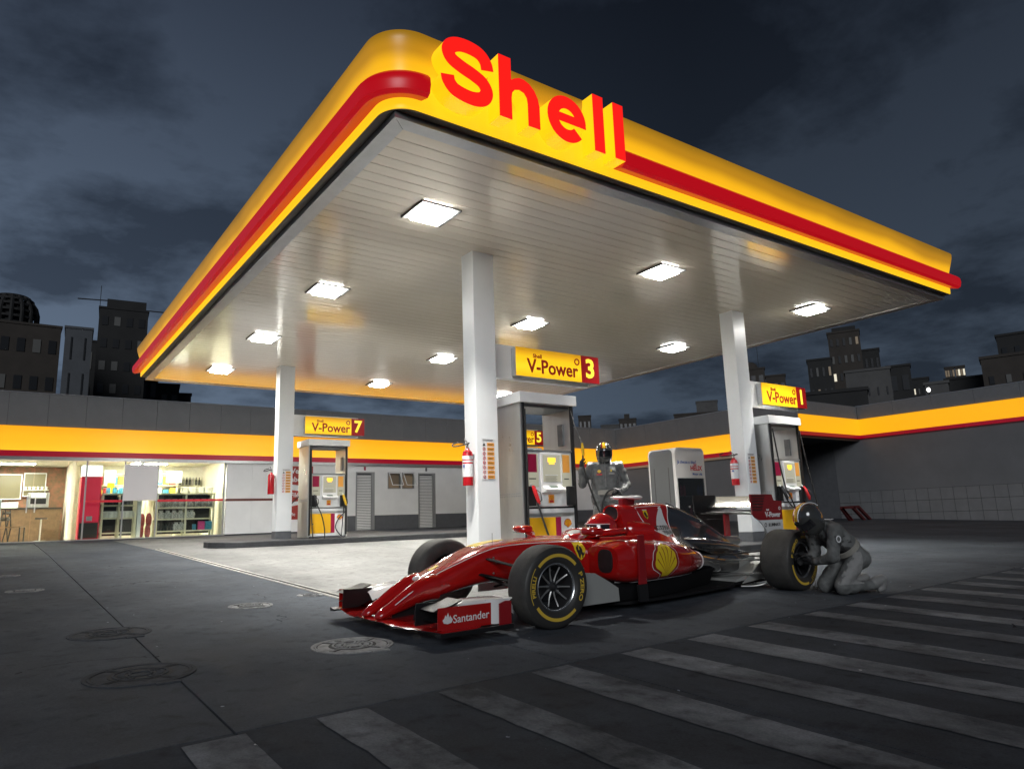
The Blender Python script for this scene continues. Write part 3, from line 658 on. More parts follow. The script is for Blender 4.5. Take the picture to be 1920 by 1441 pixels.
# east wing running back towards the viewer
for i in range(10):
    wi(pan,'fascia_panel',(BX1-.02,BY-.06-i*1.0,0),(0,0,R(-90)))
WY=15.6
boxw('wing_backing','dark_strip',BX1+.005,BX1+.2,WY,BY+.2,3.2,5.15); boxw('wing_cap','trim_grey',BX1-.05,BX1+.3,WY,BY-.06,5.1655,5.188)
boxw('wing_yellow_band','band_yellow',BX1-.09,BX1-.005,WY,BY-.095,3.425,4.155); boxw('wing_red_band','band_red',BX1-.10,BX1-.005,WY,BY-.105,3.255,3.423); boxw('wing_under_band','trim_grey',BX1-.08,BX1+.02,WY,BY-.085,3.15,3.253)
boxw('wing_wall','wall_grey',BX1,BX1+.2,WY,BY+.2,.3,3.15)
# walls with openings
def wall(x0,x1,holes,zsplit):
    """white above a dark skirting, cut round door and window openings"""
    xs=sorted(set([x0,x1]+[h[0] for h in holes]+[h[1] for h in holes]))
    for a,b in zip(xs[:-1],xs[1:]):
        hs=[h for h in holes if h[0]<=a+1e-6 and h[1]>=b-1e-6]
        zs=sorted([(h[2],h[3]) for h in hs]); lo=FZ-.1; segs=[]
        for z0,z1 in zs: segs.append((lo,z0)); lo=z1
        segs.append((lo,3.15))
        for z0,z1 in segs:
            if z1-z0<.01: continue
            if z0<zsplit<z1: boxw('skirting','wall_dark',a,b,BY-.003,BY+.2,z0,zsplit); boxw('wall','wall_white',a,b,BY,BY+.2,zsplit,z1)
            else: boxw('wall' if z0>=zsplit else 'skirting','wall_white' if z0>=zsplit else 'wall_dark',a,b,BY,BY+.2,z0,z1)
holes=[(10.97,11.74,FZ-.1,2.92),(13.64,14.42,FZ-.1,2.90),(12.30,12.86,2.28,2.92),(12.92,13.46,2.28,2.92)]
wall(9.25,BX1,holes,1.27)
# white panelled bay and grey pier
for k in range(3): boxw('white_panel','wall_white',6.27+k*.85,6.27+k*.85+.845,BY-.01,BY+.2,FZ+.02,1.87); boxw('white_panel','wall_white',6.27+k*.85,6.27+k*.85+.845,BY-.01,BY+.2,1.955,3.15)
pm('brown_strip',(.13,.03,.02),.5); boxw('brown_strip','brown_strip',6.27,8.82,BY-.014,BY+.1,1.872,1.952)
boxw('pier','wall_grey',8.82,9.25,BY-.02,BY+.2,FZ-.1,3.15)
# louvred doors
slat=MB().add([(0,0,0),(.60,0,0),(.60,.035,.040),(0,.035,.040),(0,.008,-.004),(.60,.008,-.004),(.60,.042,.036),(0,.042,.036)],[(0,1,2,3),(4,7,6,5),(0,4,5,1),(3,2,6,7),(0,3,7,4),(1,5,6,2)]).mesh('slat','louvre')
for x0,x1,zt,ds in ((10.97,11.74,2.92,'left'),(13.64,14.42,2.90,'right')):
    d=boxw('door','wall_dark',x0+.04,x1-.12,BY+.06,BY+.08,FZ-.04,zt-.03)
    fr=MB().box(x0,x0+.05,BY-.02,BY+.1,FZ-.09,zt); fr.box(x1-.13,x1,BY-.02,BY+.1,FZ-.09,zt); fr.box(x0+.05,x1-.13,BY-.02,BY+.1,zt-.05,zt)
    c=fr.build('frame','frame_grey'); c.parent=d
    for k in range(35):
        s=inst('slat',slat,None,(x0+.045,BY+.015,FZ-.03+k*.06)); s.parent=d; s.scale=((x1-x0-.18)/.60,1,1)
    boxw('door_sign','magenta_paint' if ds=='left' else 'steel_dark',(x0+x1)/2-.06,(x0+x1)/2+.02,BY-.012,BY-.002,2.98,3.12)
# awning windows held ajar
pm('warm_blind',(.42,.30,.20),.7)
for x0,x1 in ((12.30,12.86),(12.92,13.46)):
    wd=boxw('window','warm_blind',x0,x1,BY+.12,BY+.13,2.28,2.92)
    f=MB().box(x0,x0+.03,BY-.01,BY+.1,2.28,2.92); f.box(x1-.03,x1,BY-.01,BY+.1,2.28,2.92); f.box(x0+.03,x1-.03,BY-.01,BY+.1,2.28,2.31); f.box(x0+.03,x1-.03,BY-.01,BY+.1,2.89,2.92)
    c=f.build('frame','frame_grey'); c.parent=wd
    def hy(x,z): 
        k=2.9-z; return (x,BY-.02-k*.55,2.9-k*.84)
    s=MB()
    for a in ((x0+.03,x0+.06,2.3,2.9),(x1-.06,x1-.03,2.3,2.9),(x0+.06,x1-.06,2.3,2.33),(x0+.06,x1-.06,2.87,2.9)):
        q=[hy(a[0],a[2]),hy(a[1],a[2]),hy(a[1],a[3]),hy(a[0],a[3])]; s.add(q+[(x,y-.02,z) for x,y,z in q],[(0,1,2,3),(7,6,5,4),(0,4,5,1),(1,5,6,2),(2,6,7,3),(3,7,4,0)])
    c=s.build('sash','louvre'); c.parent=wd
    q=[hy(x0+.06,2.33),hy(x1-.06,2.33),hy(x1-.06,2.87),hy(x0+.06,2.87)]; c=MB().add(q,[(0,1,2,3)]).build('pane','glass_soft'); c.parent=wd
# glazed front
gx=[BX0,-6.6,-4.2,-2.2,-.14,.78,1.62,2.12,3.17,4.13,6.2]
for a,b in zip(gx[:-1],gx[1:]): boxw('glass_pane','glass',a+.012,b-.012,BY+.03,BY+.042,FZ+.03,3.13)
for x in gx[:5]+gx[7:]: boxw('mullion','frame_grey',x-.02,x+.02,BY,BY+.08,FZ+.0,3.15)
boxw('sill','frame_grey',BX0,6.24,BY-.01,BY+.09,FZ-.1,FZ+.028)
for x in (.66,.86): boxw('door_handle','white_metal',x-.015,x+.015,BY-.03,BY-.005,1.6,2.12)
pm('red_tape',(.7,.02,.04),.5)
for a,b in ((BX0,-.1),(2.14,3.15),(4.15,6.18)): boxw('red_tape','red_tape',a,b,BY+.02,BY+.028,1.88,1.95)
# hanging board in the window
pm('board_grey',(.80,.76,.75),.6); wb=tag(MB().box(3.15,4.12,BY-.03,BY-.012,1.92,3.06).build('window_board','board_grey'),'plain grey board covering the shop window between the two shelves','board')
# interior shell
pm('shop_wall',(.74,.70,.58),.7,var=.1); pm('shop_floor',(.5,.48,.42),.3); pm('cafe_wall',(.24,.085,.05),.7,var=.8,vscale=5.5,dirt=(.10,.10,.05)); pm('counter_brown',(.20,.12,.06),.5,var=.3)
glow('shop_lamp',(1,.95,.80),125.0)
boxw('shop_floor','shop_floor',BX0,6.3,BY+.1,30.5,FZ-.1,FZ); boxw('shop_ceiling','shop_wall',BX0,6.3,BY+.1,30.5,3.3,3.4)
boxw('back_wall','cafe_wall',BX0,1.95,30.0,30.1,FZ,3.3); boxw('back_wall','shop_wall',1.95,6.4,29.0,29.1,FZ,3.3); boxw('side_wall','shop_wall',6.22,6.3,BY+.21,29,FZ,3.3); boxw('partition','shop_wall',1.86,1.95,27.2,30,FZ,3.3)
boxw('end_wall','cafe_wall',BX0-.1,BX0,BY+.1,30,FZ,3.3)
for x,y,wh in ((-5.5,27.5,'at the far left end of the cafe'),(-2.2,26.2,'above the white fridge'),(.3,26.0,'just inside the shop door'),(.3,28.6,'over the cafe counter'),(3.1,25.74,'in front of the left shelf'),(5.2,25.74,'in front of the double shelf'),(4.2,27.8,'deep in the shop near the bottle racks')):
    t=thing('shop_ceiling_lamp','flat bright ceiling lamp panel '+wh,'ceiling lamp',(x,y,3.3),(0,0,0),'lamp panels on the shop ceiling')
    MB().box(-.55,.55,-.18,.18,-.03,-.002).build('lamp_panel','shop_lamp',t); MB().box(-.6,.6,-.22,.22,-.02,-.001).build('lamp_frame','white_paint',t)
# ================================================================== shop contents
pm('shelf_cream',(.72,.67,.48),.5); pm('tub_white',(.8,.78,.72),.4,var=.2,vscale=20); pm('bag_silver',(.5,.49,.45),.35,var=.7,vscale=25); pm('bottle_dark',(.02,.022,.02),.3); pm('box_pink',(.62,.06,.25),.5,var=.3,vscale=18); pm('box_blue',(.05,.28,.40),.5,var=.3,vscale=18); pm('cooler_red',(.62,.02,.05),.35); pm('sack_red',(.45,.05,.04),.6,var=.5,vscale=14); pm('chair_dark',(.03,.025,.02),.5); pm('fridge_white',(.72,.74,.75),.4); pm('screen_white',(.85,.85,.82),.6)
def shelf(x0,x1,y0,y1,label,zs,back=True):
    t=thing('shelf_unit',label,'shelf',(x0,y0,FZ),(0,0,0),'shelf units in the shop'); w_=x1-x0; d=y1-y0
    for x in (0,w_/2-.03,w_-.06):
        for y in (0,d-.04): MB().box(x,x+.06,y,y+.04,0,1.42).build('post','shelf_cream',t)
    for z in zs: MB().box(.0,w_,.002,d-.002,z,z+.045).build('shelf_board','shelf_cream',t)
    if back: MB().box(.01,w_-.01,d,d+.01,.1,1.4).build('back_panel','chair_dark',t)
    return t
shelf(2.62,3.62,25.85,26.3,'cream shelf unit left of the grey board in the shop window',(.16,.62,1.02,1.38))
shelf(4.18,6.0,25.85,26.35,'cream double shelf unit in the right shop window',(.16,.55,.92,1.38))
ORD=['first','second','third','fourth','fifth','sixth','seventh','eighth','ninth']
def item(kind,x,y,z,label,group):
    mb=MB()
    if kind=='tub': mb.lathe([(.001,0),(.10,0),(.125,.17),(.135,.175),(.13,.2),(.001,.2)],18); mt='tub_white'; sm=True
    elif kind=='bag':
        mb.lathe([(.001,0),(.09,0),(.115,.10),(.09,.19),(.045,.225),(.075,.27),(.001,.255)],12,lambda a,b,h:(a*(1+.12*math.sin(7*h*10)),b*.7,h)); mt='bag_silver'; sm=True
    elif kind=='bottle': mb.lathe([(.001,0),(.04,0),(.045,.02),(.045,.15),(.018,.2),(.018,.25),(.001,.25)],12); mt='bottle_dark'; sm=True
    elif kind in('pink','blue'): mb.box(-.10,.10,-.06,.06,0,.28); mt='box_pink' if kind=='pink' else 'box_blue'; sm=False
    elif kind=='can': mb.lathe([(.001,0),(.06,0),(.06,.17),(.05,.185),(.001,.185)],14); mt='box_blue'; sm=True
    o=mb.build({'tub':'storage_tub','bag':'snack_bag','bottle':'bottle','pink':'carton','blue':'carton','can':'can'}[kind],mt,None,smooth=sm,loc=(x,y,FZ+z)); tag(o,label,{'tub':'tub','bag':'bag','bottle':'bottle','pink':'carton','blue':'carton','can':'can'}[kind],group); return o
for k in range(4): item('tub',5.05+k*.27,26.08,1.427,f'white tub on top of the double shelf unit, {ORD[k]} from the left','white tubs on the shelf top')
for k in range(8): item('bag',4.34+k*.21+(.07 if k>3 else 0),26.0,.967,f'silver bag on the upper board of the double shelf, {ORD[k]} from left','bags on the upper board')
for k in range(5): item('bag',4.36+k*.20,26.0,.597,f'silver bag on the middle board of the double shelf, {ORD[k]} from left','bags on the middle board')
item('bag',5.30,26.0,.597,'single silver bag on the middle board, right half of the double shelf',None)
for k in range(6): item('bottle',4.33+k*.10,26.0,.207,f'dark bottle on the lowest board of the double shelf, {ORD[k]} from left','dark bottles on the lowest board')
for k in range(2): item('bag',4.94-.0+k*.0+(-.16*k)+.06,26.0,.207,f'silver bag beside the dark bottles on the lowest board, {["right","left"][k]} one','bags on the lowest board')
item('pink',5.62,26.0,.207,'pink carton on the lowest board of the double shelf',None); item('blue',5.85,26.0,.207,'blue carton at the right end of the lowest board',None); item('can',5.40,26.0,.207,'blue can left of the pink carton on the lowest board',None)
for k in range(6): item('tub',2.76+k*.145,26.1,.667,f'white tub on the lower board of the left shelf, {ORD[k]} from left','white tubs in the left shelf')
for k in range(5): item('bottle',2.75+k*.17,26.1,1.067,f'dark bottle on the upper board of the left shelf, {ORD[k]} from left','dark bottles in the left shelf')
for k in range(4): item('can',2.8+k*.18,26.1,1.427,f'blue can on top of the left shelf, {ORD[k]} from the left','cans on top of the left shelf')
pm('carton_yellow',(.75,.5,.05),.5,var=.3,vscale=15); pm('carton_red',(.55,.05,.04),.5,var=.3,vscale=15); pm('carton_white',(.75,.74,.70),.5,var=.25,vscale=15)
for u,(rx,rn) in enumerate(((2.62,'left'),(4.28,'right'))):
    t=thing('stock_rack',f'tall open stock rack against the back wall, {rn} one','rack',(rx,28.3,FZ))
    for x in (0,.92): MB().box(x,x+.05,0,.4,0,2.25).build('post','shelf_cream',t)
    for z in (1.38,1.80,2.2): MB().box(.052,.918,0,.4,z,z+.03).build('rack_board','shelf_cream',t)
    for r_,z in enumerate((1.412,1.832)):
        for k in range(4):
            o=MB().box(-.09,.09,-.1,.1,0,.26+.05*((k+u+r_)%3)).build('stock_carton',['carton_yellow','carton_red','carton_white','box_blue'][(k+r_+u)%4],None,loc=(rx+.15+k*.22,28.45,FZ+z)); tag(o,f'{["yellow","red","white","blue"][(k+r_+u)%4]} carton, {ORD[k]} from left on the {["lower","upper"][r_]} board of the {rn} stock rack','carton','cartons on the stock racks')
# red vending cooler
t=thing('drinks_cooler','tall red drinks cooler with a white top panel behind the shop glass','cooler',(2.02,25.8,FZ))
MB().box(0,.56,0,.6,0,1.95).build('cabinet','cooler_red',t,bevel=.02); glow('cooler_header',(1,.95,.9),1.6); MB().box(.01,.55,-.01,.5,1.96,2.3).build('header_panel','cooler_header',t); glow('cooler_red_glow',(.75,.02,.06),.55); MB().box(.03,.53,-.012,-.002,.55,1.9).build('front_panel','cooler_red_glow',t); MB().box(.03,.53,-.012,-.002,.05,.52).build('kick_panel','chair_dark',t); MB().box(.2,.36,-.018,-.0125,.58,.72).build('label','label_white',t)
# sacks
for k,(x,z) in enumerate(((3.78,0),(3.98,0),(3.80,.34),(4.0,.36))):
    o=MB().ell((0,0,.2),(.09,.07,.24),14,8).build('red_sack','sack_red',None,smooth=True,loc=(x,25.95,FZ+z)); tag(o,['red sack at the bottom left of the sack pile','red sack at the bottom right of the sack pile','red sack at the top left of the sack pile','red sack at the top right of the sack pile'][k],'sack','red sacks piled under the grey board')
# white pier inside, wall boards, lit menus
t=tag(MB().box(3.64,3.75,25.8,26.2,FZ,3.25).build('display_pillar','screen_white'),'white pillar between the left shelf and the red sacks','pillar')
pm('city_pane',(.10,.14,.10),.2,var=.6,vscale=4); glow('menu_glow',(1,.97,.85),1.5); glow('menu_yellow',(1,.75,.02),1.0)
for x0,x1,z0,z1,y,mt,lb in ((2.72,3.05,2.55,2.95,26.6,'menu_glow','bright white hanging board above the left shelf'),(4.18,4.42,2.55,2.98,26.6,'menu_glow','bright white hanging board at the left of the right window'),(4.55,5.05,2.55,2.95,26.55,'menu_glow','wide bright white hanging board in the right window'),(2.9,3.12,2.25,2.6,27.4,'menu_yellow','yellow round-edged sign deep in the shop')):
    tag(MB().box(x0,x1,y,y+.03,z0,z1).build('hanging_board',mt,bevel=.01),lb,'board')
for k in range(2):
    t=thing('bottle_rack',['upper dark bottle rack on the shop back wall','lower dark bottle rack on the shop back wall'][k],'rack',(5.15,28.7,FZ+1.35+k*.5)); MB().box(0,1.0,0,.25,-.03,0).build('rack_board','shelf_cream',t)
    for q in range(9): MB().lathe([(.001,0),(.04,0),(.04,.18),(.015,.24),(.015,.3),(.001,.3)],10,lambda a,b,h,q=q:(a+.06+q*.11,b+.12,h)).build('bottle','bottle_dark' if q%3 else 'bag_silver',t,smooth=True)
# cafe corner: fridge, counter, chair, table, framed pictures
t=thing('white_fridge','white chest fridge at the far left of the shop front','fridge',(-1.1,25.75,FZ)); MB().box(0,1.15,0,.6,0,1.28).build('body','fridge_white',t,bevel=.02); MB().box(.05,1.1,-.012,-.002,.08,.9).build('door','fridge_white',t); MB().box(.1,1.0,-.02,-.0125,1.0,1.04).build('door_trim','red_tape',t)
t=thing('cafe_counter','brown wooden counter at the back of the cafe corner','counter',(-3.5,28.6,FZ)); MB().box(0,5.2,0,.6,0,1.05).build('front','counter_brown',t); MB().box(-.03,5.23,-.05,.65,1.05,1.10).build('top','chair_dark',t)
def chair(x,y,rz,label):
    t=thing('cafe_chair',label,'chair',(x,y,FZ),(0,0,rz),'cafe chairs'); 
    MB().box(-.2,.2,-.2,.2,.44,.475).build('seat','counter_brown',t)
    for sx in (-1,1):
        MB().bar((sx*.18,-.18,0),(sx*.18,-.18,.44),.03,.03).build('leg','chair_dark',t); MB().tube([(sx*.19,.24,0),(sx*.18,.18,.45),(sx*.18,.24,.98)],.017,8).build('back_leg','chair_dark',t,smooth=True)
    MB().box(-.18,.18,.205,.225,.66,.72).build('backrest','chair_dark',t); MB().box(-.18,.18,.22,.24,.86,.93).build('backrest','chair_dark',t)
chair(.45,26.35,R(70),'dark cafe chair behind the shop door handles'); chair(-.0,27.2,R(-60),'dark cafe chair farther back beside the small table')
t=thing('cafe_table','small dark pedestal table in the cafe corner','table',(-.05,26.5,FZ)); MB().lathe([(.001,.72),(.34,.72),(.34,.755),(.001,.755)],28).build('table_top','chair_dark',t); MB().tube([(0,0,.03),(0,0,.72)],.035,12).build('pedestal','chair_dark',t); MB().lathe([(.001,0),(.22,0),(.2,.03),(.001,.03)],24).build('base','chair_dark',t)
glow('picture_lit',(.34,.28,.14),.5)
for k,(x0,x1,z0,z1) in enumerate(((-.25,.55,2.2,3.0),(.65,1.25,2.3,3.05),(-1.9,-.7,2.2,3.0),(-.25,.5,1.45,2.05))):
    t=thing('framed_picture',['framed picture over the counter, left of the pair','framed picture over the counter, right of the pair','framed picture at the far left of the cafe wall','framed white menu under the left picture'][k],'picture',(x0,29.9,z0)); MB().box(0,x1-x0,0,.03,0,z1-z0).build('canvas','picture_lit' if k<3 else 'menu_glow',t)
    f=MB()
    for a in ((-.03,0,-.03,z1-z0+.03),(x1-x0,x1-x0+.03,-.03,z1-z0+.03)): f.box(a[0],a[1],-.02,.03,a[2],a[3])
    f.box(0,x1-x0,-.02,.03,-.03,-.001); f.box(0,x1-x0,-.02,.03,z1-z0+.001,z1-z0+.03); f.build('frame','white_paint',t)
t=thing('coffee_machine','steel coffee machine on the brown cafe counter','coffee machine',(.75,28.65,FZ+1.10)); MB().box(0,.6,0,.45,0,.5).build('body','steel',t,bevel=.02); MB().box(.08,.52,-.012,-.001,.12,.3).build('front_panel','black_plastic',t); MB().box(.1,.5,-.05,-.001,.34,.46).build('display','menu_glow',t)
t=thing('wall_shelf','shelf of white cups on the cafe back wall','shelf',(.62,29.75,FZ+1.72)); MB().box(0,.75,0,.22,0,.03).build('shelf_board','shelf_cream',t)
for k in range(6): MB().lathe([(.001,0),(.035,0),(.05,.11),(.001,.11)],12,lambda a,b,h,k=k:(a+.07+k*.12,b+.1,h+.031)).build('cup','tub_white',t,smooth=True)
for k in range(2):
    t=thing('cafe_window',['white framed window on the cafe back wall, left one','white framed window on the cafe back wall, right one'][k],'window',(-3.2+k*1.4,29.93,FZ+.9)); MB().box(0,1.1,0,.02,0,1.3).build('pane','city_pane',t)
    f=MB()
    for a in ((-.05,0,-.05,1.35),(1.1,1.15,-.05,1.35),(.53,.57,0,1.3)): f.box(a[0],a[1],-.03,.03,a[2],a[3])
    f.build('frame','white_paint',t)
t=thing('stool','dark round bar stool before the cafe counter','stool',(1.15,28.0,FZ)); MB().lathe([(.001,.70),(.17,.70),(.17,.75),(.001,.75)],20).build('seat','chair_dark',t); MB().tube([(0,0,.02),(0,0,.7)],.025,8).build('pedestal','steel',t); MB().lathe([(.001,0),(.19,0),(.17,.02),(.001,.02)],20).build('base','steel',t)
# red poster on the pier
t=thing('wall_poster','tall red poster with white words behind pump 7','poster',(8.42,BY-.03,FZ+.45)); pm('poster_red',(.36,.03,.02),.5,var=.5,vscale=2.5,dirt=(.22,.015,.01)); MB().box(0,.86,-.004,0,0,1.9).build('sheet','poster_red',t)
for s_,z,sz in (('Ver',1.72,.26),('abo',1.42,.26),('Filé',.86,.22),('Pic',.18,.16)): text('poster_text',s_,sz,'label_white',t,(.05,-.006,z),align='LEFT',bold=.02)
MB().prism([(0,1.05),(.86,.95),(.86,1.15),(0,1.25)],lambda a,b,d:(a,d,b),-.006,-.0045).build('poster_swoosh','label_white',t); MB().prism([(0,.45),(.86,.62),(.86,.72),(0,.60)],lambda a,b,d:(a,d,b),-.006,-.0045).build('poster_swoosh','label_white',t)

# ================================================================== right-hand range: dark drive-through bay and tiled wall
RX=29.31
rg=thing('wash_bay_building','grey tiled side building with a dark open bay and glowing yellow band','building',(RX,10,.3))
Gq=lambda n,mt,*a,**k: wpart(MB().box(*a),n,mt,rg,**k)
rp=MB().box(.004,1.496,-.02,.02,4.62,5.16).mesh('fascia_panel','facade_grey_right')
def rinst(me,n,loc,rot): 
    o=inst(n,me,None,loc,rot); o.parent=rg; o.matrix_parent_inverse=Matrix.Translation(rg.location).inverted()
for i in range(16): rinst(rp,'fascia_panel',(RX-.02,WY-.045-i*1.5,0),(0,0,R(-90)))
for i in range(3): rinst(rp,'fascia_panel',(RX-4.57+i*1.5+.02,WY-.02,0),(0,0,0))
Gq('bay_yellow_band','band_yellow_right',24.9,RX-.02,WY-.09,WY-.005,3.935,4.605); Gq('bay_red_band','band_red',24.9,RX-.02,WY-.10,WY-.005,3.80,3.933); Gq('bay_backing','dark_strip',24.9,RX+.1,WY+.005,WY+.2,3.7,5.15)
Gq('side_yellow_band','band_yellow_right',RX-.09,RX-.005,-9,WY-.095,3.935,4.605); Gq('side_red_band','band_red',RX-.10,RX-.005,-9,WY-.105,3.80,3.933); Gq('side_backing','dark_strip',RX+.005,RX+.2,-9,WY+.25,3.7,5.15)
Gq('cap','trim_grey',RX-.05,RX+.3,-9,WY,5.162,5.185)
Gq('upper_wall','wall_grey',RX,RX+.2,-9,WY+1.2,1.62,3.80)
# tiles on the lower wall
tz=.25; th_=.455
for r_ in range(3):
    for k in range(26):
        y1=WY+1.2-k*th_; z0=tz+r_*th_
        Gq('wall_tile','tile_grey',RX-.012+random.uniform(-.002,.002),RX+.1,y1-th_+.008,y1-.008,z0+.008,z0+th_-.008)
Gq('tile_bed','dark_strip',RX+.0,RX+.15,-9,WY+1.2,0,1.619); Gq('bay_right_wall','bay_dark' if False else 'wall_dark',RX,RX+.15,WY+1.21,23,0,3.8)
Gq('lower_wall','wall_grey',RX-.01,RX+.1,-9,WY+1.2-26*th_-.01,0,1.618)
pm('bay_dark',(.03,.03,.032),.8); Gq('bay_back_wall','bay_dark',24.9,RX,23,23.2,.3,4.2); Gq('bay_left_wall','bay_dark',24.93,25.05,WY+.2,23,.3,3.77); Gq('bay_ceiling','bay_dark',24.9,RX,WY+.21,23,3.78,3.9)
# red tube guard at the bay mouth
pm('guard_red',(.07,.007,.008),.6); t=thing('red_guard_rail','low red steel guard rail at the mouth of the dark bay','rail',(26.6,14.9,gz(14.9)))
for a,b in (((0,0,0),(-.55,0,.5)),((-.55,0,.5),(.65,.0,.52)),((.65,0,.52),(1.45,0,0)),((.25,0,.5),(1.0,0,0)),((-.55,0,.5),(.1,0,0))): MB().bar(a,b,.10,.10).build('rail_bar','guard_red',t)
# bollard post
t=thing('bollard','short pale bollard with red edge right of the pump numbered 1','bollard',(13.75,8.9,IZ(8.9))); MB().box(-.07,.05,-.07,.07,0,1.0).build('post','wall_grey',t,bevel=.01); MB().box(.052,.085,-.06,.06,.0,1.0).build('red_edge','magenta_paint',t)

# ================================================================== oil display cabinet
KX,KY=14.17,12.5
t=thing('oil_cabinet','white rounded oil display cabinet with glass front between the columns','display cabinet',(KX,KY,gz(KY)))
kw,kd,kh=1.15,1.0,2.26
def rr(x0,x1,z0,z1,r_,n=6): return [(x0,z0),(x1,z0)]+arcpts(x1-r_,z1-r_,r_,0,90,n)+arcpts(x0+r_,z1-r_,r_,90,180,n)
f=lambda a,b,d:(a,d,b)
outp=rr(0,kw,0,kh,.14); inp=rr(.045,kw-.045,.045,kh-.045,.10)
pm('cab_grey',(.10,.104,.108),.45); pm('cab_white',(.72,.70,.68),.35)
MB().prism(outp,f,.0,kd-.08).build('casing','cab_white',t,bevel=.02)
fr=MB(); n=len(outp); fr.add([f(a,b,-.03) for a,b in outp]+[f(a,b,-.03) for a,b in inp]+[f(a,b,-.001) for a,b in outp]+[f(a,b,-.001) for a,b in inp],[(i,(i+1)%n,n+(i+1)%n,n+i) for i in range(n)]+[(i,2*n+i,2*n+(i+1)%n,(i+1)%n) for i in range(n)]+[(n+i,n+(i+1)%n,3*n+(i+1)%n,3*n+i) for i in range(n)]); fr.build('front_frame','cab_white',t)
MB().box(.05,kw-.05,-.012,-.002,1.47,kh-.10).build('header','cab_white',t)
sp_=MB().prism(rr(.06,kd-.14,.05,kh-.05,.12),lambda a,b,d:(d,a,b),-.012,-.001).build('side_panel','cab_grey',t); MB().box(-.016,-.0125,.2,.215,.55,1.75).build('panel_groove','dark_strip',sp_); MB().box(-.016,-.0125,.7,.715,.55,1.75).build('panel_groove','dark_strip',sp_)
MB().box(.08,kw-.08,-.008,-.002,.10,1.45).build('dark_interior','black_plastic',t)
MB().box(.07,kw-.07,-.026,-.02,.09,1.46).build('glass_door','glass_dark',t)
pm('oil_red',(.35,.02,.06),.35); pm('oil_blue',(.03,.06,.25),.35)
for z in (.45,.98):
    MB().box(.09,kw-.09,-.018,-.009,z,z+.02).build('shelf','steel_dark',t)
for z,x,mt in ((1.0,.18,'oil_red'),(1.0,.30,'oil_red'),(1.0,.85,'oil_blue'),(1.0,.97,'oil_blue'),(.47,.5,'oil_red'),(.47,.72,'oil_red'),(.47,.84,'oil_red')):
    MB().prism([(x-.045,z),(x+.045,z),(x+.045,z+.2),(x+.018,z+.25),(x+.018,z+.29),(x-.018,z+.29),(x-.018,z+.25),(x-.045,z+.2)],f,-.017,-.0085).build('oil_bottle',mt,t)
MB().lathe([(.001,-.06),(.025,-.055),(.025,-.03),(.001,-.028)],12,lambda a,b,h:(a+.42,h,b+.72)).build('lock','steel',t,smooth=True)
text('header_text','Já checou o óleo?',.115,'print_blue',t,(.10,-.014,1.88),align='LEFT',bold=.015,sx=.9); text('header_text','HELIX',.17,'print_red',t,(kw-.10,-.014,1.72),align='RIGHT',bold=.03); text('header_text','Motor oils',.09,'print_blue',t,(kw-.10,-.014,1.57),align='RIGHT',bold=.015); text('header_text','Shell',.06,'print_red',t,(kw-.42,-.014,1.82),align='LEFT',bold=.01)
# ================================================================== racing car (local: x forward, y left, z up; origin under the front axle)
pm('car_red',(.42,.008,.007),.12,coat=1.0,spec=.6); pm('car_red_dark',(.28,.010,.014),.28,coat=.5); pm('car_white',(.78,.78,.77),.2,coat=.8); pm('carbon',(.012,.012,.013),.32,spec=.6,bump=.3,bscale=220); pm('car_black',(.035,.036,.038),.2,coat=1.0,spec=.7)
pm('tyre',(.060,.058,.053),.7,var=.35,vscale=7,bump=.25,bscale=90); pm('tyre_wall',(.032,.031,.029),.5); pm('tyre_yellow',(.62,.42,.05),.5); pm('rim_dark',(.10,.10,.105),.32,.8); pm('rim_lip',(.62,.63,.64),.25,.9); pm('alu',(.55,.55,.53),.28,.95); pm('wing_silver',(.56,.56,.52),.25,.85); pm('board_silver',(.40,.41,.39),.42,.25); pm('pin_white',(.82,.82,.82),.4); pm('shield_yellow',(.80,.58,.02),.4); pm('helmet_red',(.45,.012,.015),.12,coat=1.0); pm('visor',(.01,.01,.012),.05,coat=1.0,spec=.8); pm('driver_suit',(.4,.02,.02),.8)
pm('floor_black',(.008,.008,.009),.75,spec=.2)
CW,CWB,TF,TR_,RT=3.1991,3.2564,.7208,.799,.3046
fw=Vector((math.cos(CW),math.sin(CW),SL*math.sin(CW))).normalized(); lf=Vector((-math.sin(CW),math.cos(CW),SL*math.cos(CW))).normalized(); up=fw.cross(lf).normalized(); lf=up.cross(fw)
car=thing('racing_car','red open-wheel racing car with white and black rear bodywork parked under the canopy edge','racing car')
car.matrix_world=Matrix(((fw.x,lf.x,up.x,3.3692),(fw.y,lf.y,up.y,5.0649),(fw.z,lf.z,up.z,SL*5.0649),(0,0,0,1)))
CP=lambda mb,n,mt,**k: mb.build(n,mt,car,**k)
def ci(tab,x):
    """smooth interpolation of rows (x, a, b, ...) given in descending x"""
    t=np.array(tab,float); xs=t[:,0]; 
    if x>=xs[0]: return t[0,1:]
    if x<=xs[-1]: return t[-1,1:]
    i=int(np.searchsorted(-xs,-x))-1; i=max(0,min(len(xs)-2,i)); u=(x-xs[i])/(xs[i+1]-xs[i])
    m=lambda k:(t[min(k+1,len(xs)-1)]-t[max(k-1,0)])/(xs[min(k+1,len(xs)-1)]-xs[max(k-1,0)]); h=xs[i+1]-xs[i]
    a,b=t[i],t[i+1]; m0,m1=m(i)*h,m(i+1)*h
    return ((2*u**3-3*u**2+1)*a+(u**3-2*u**2+u)*m0+(-2*u**3+3*u**2)*b+(u**3-u**2)*m1)[1:]
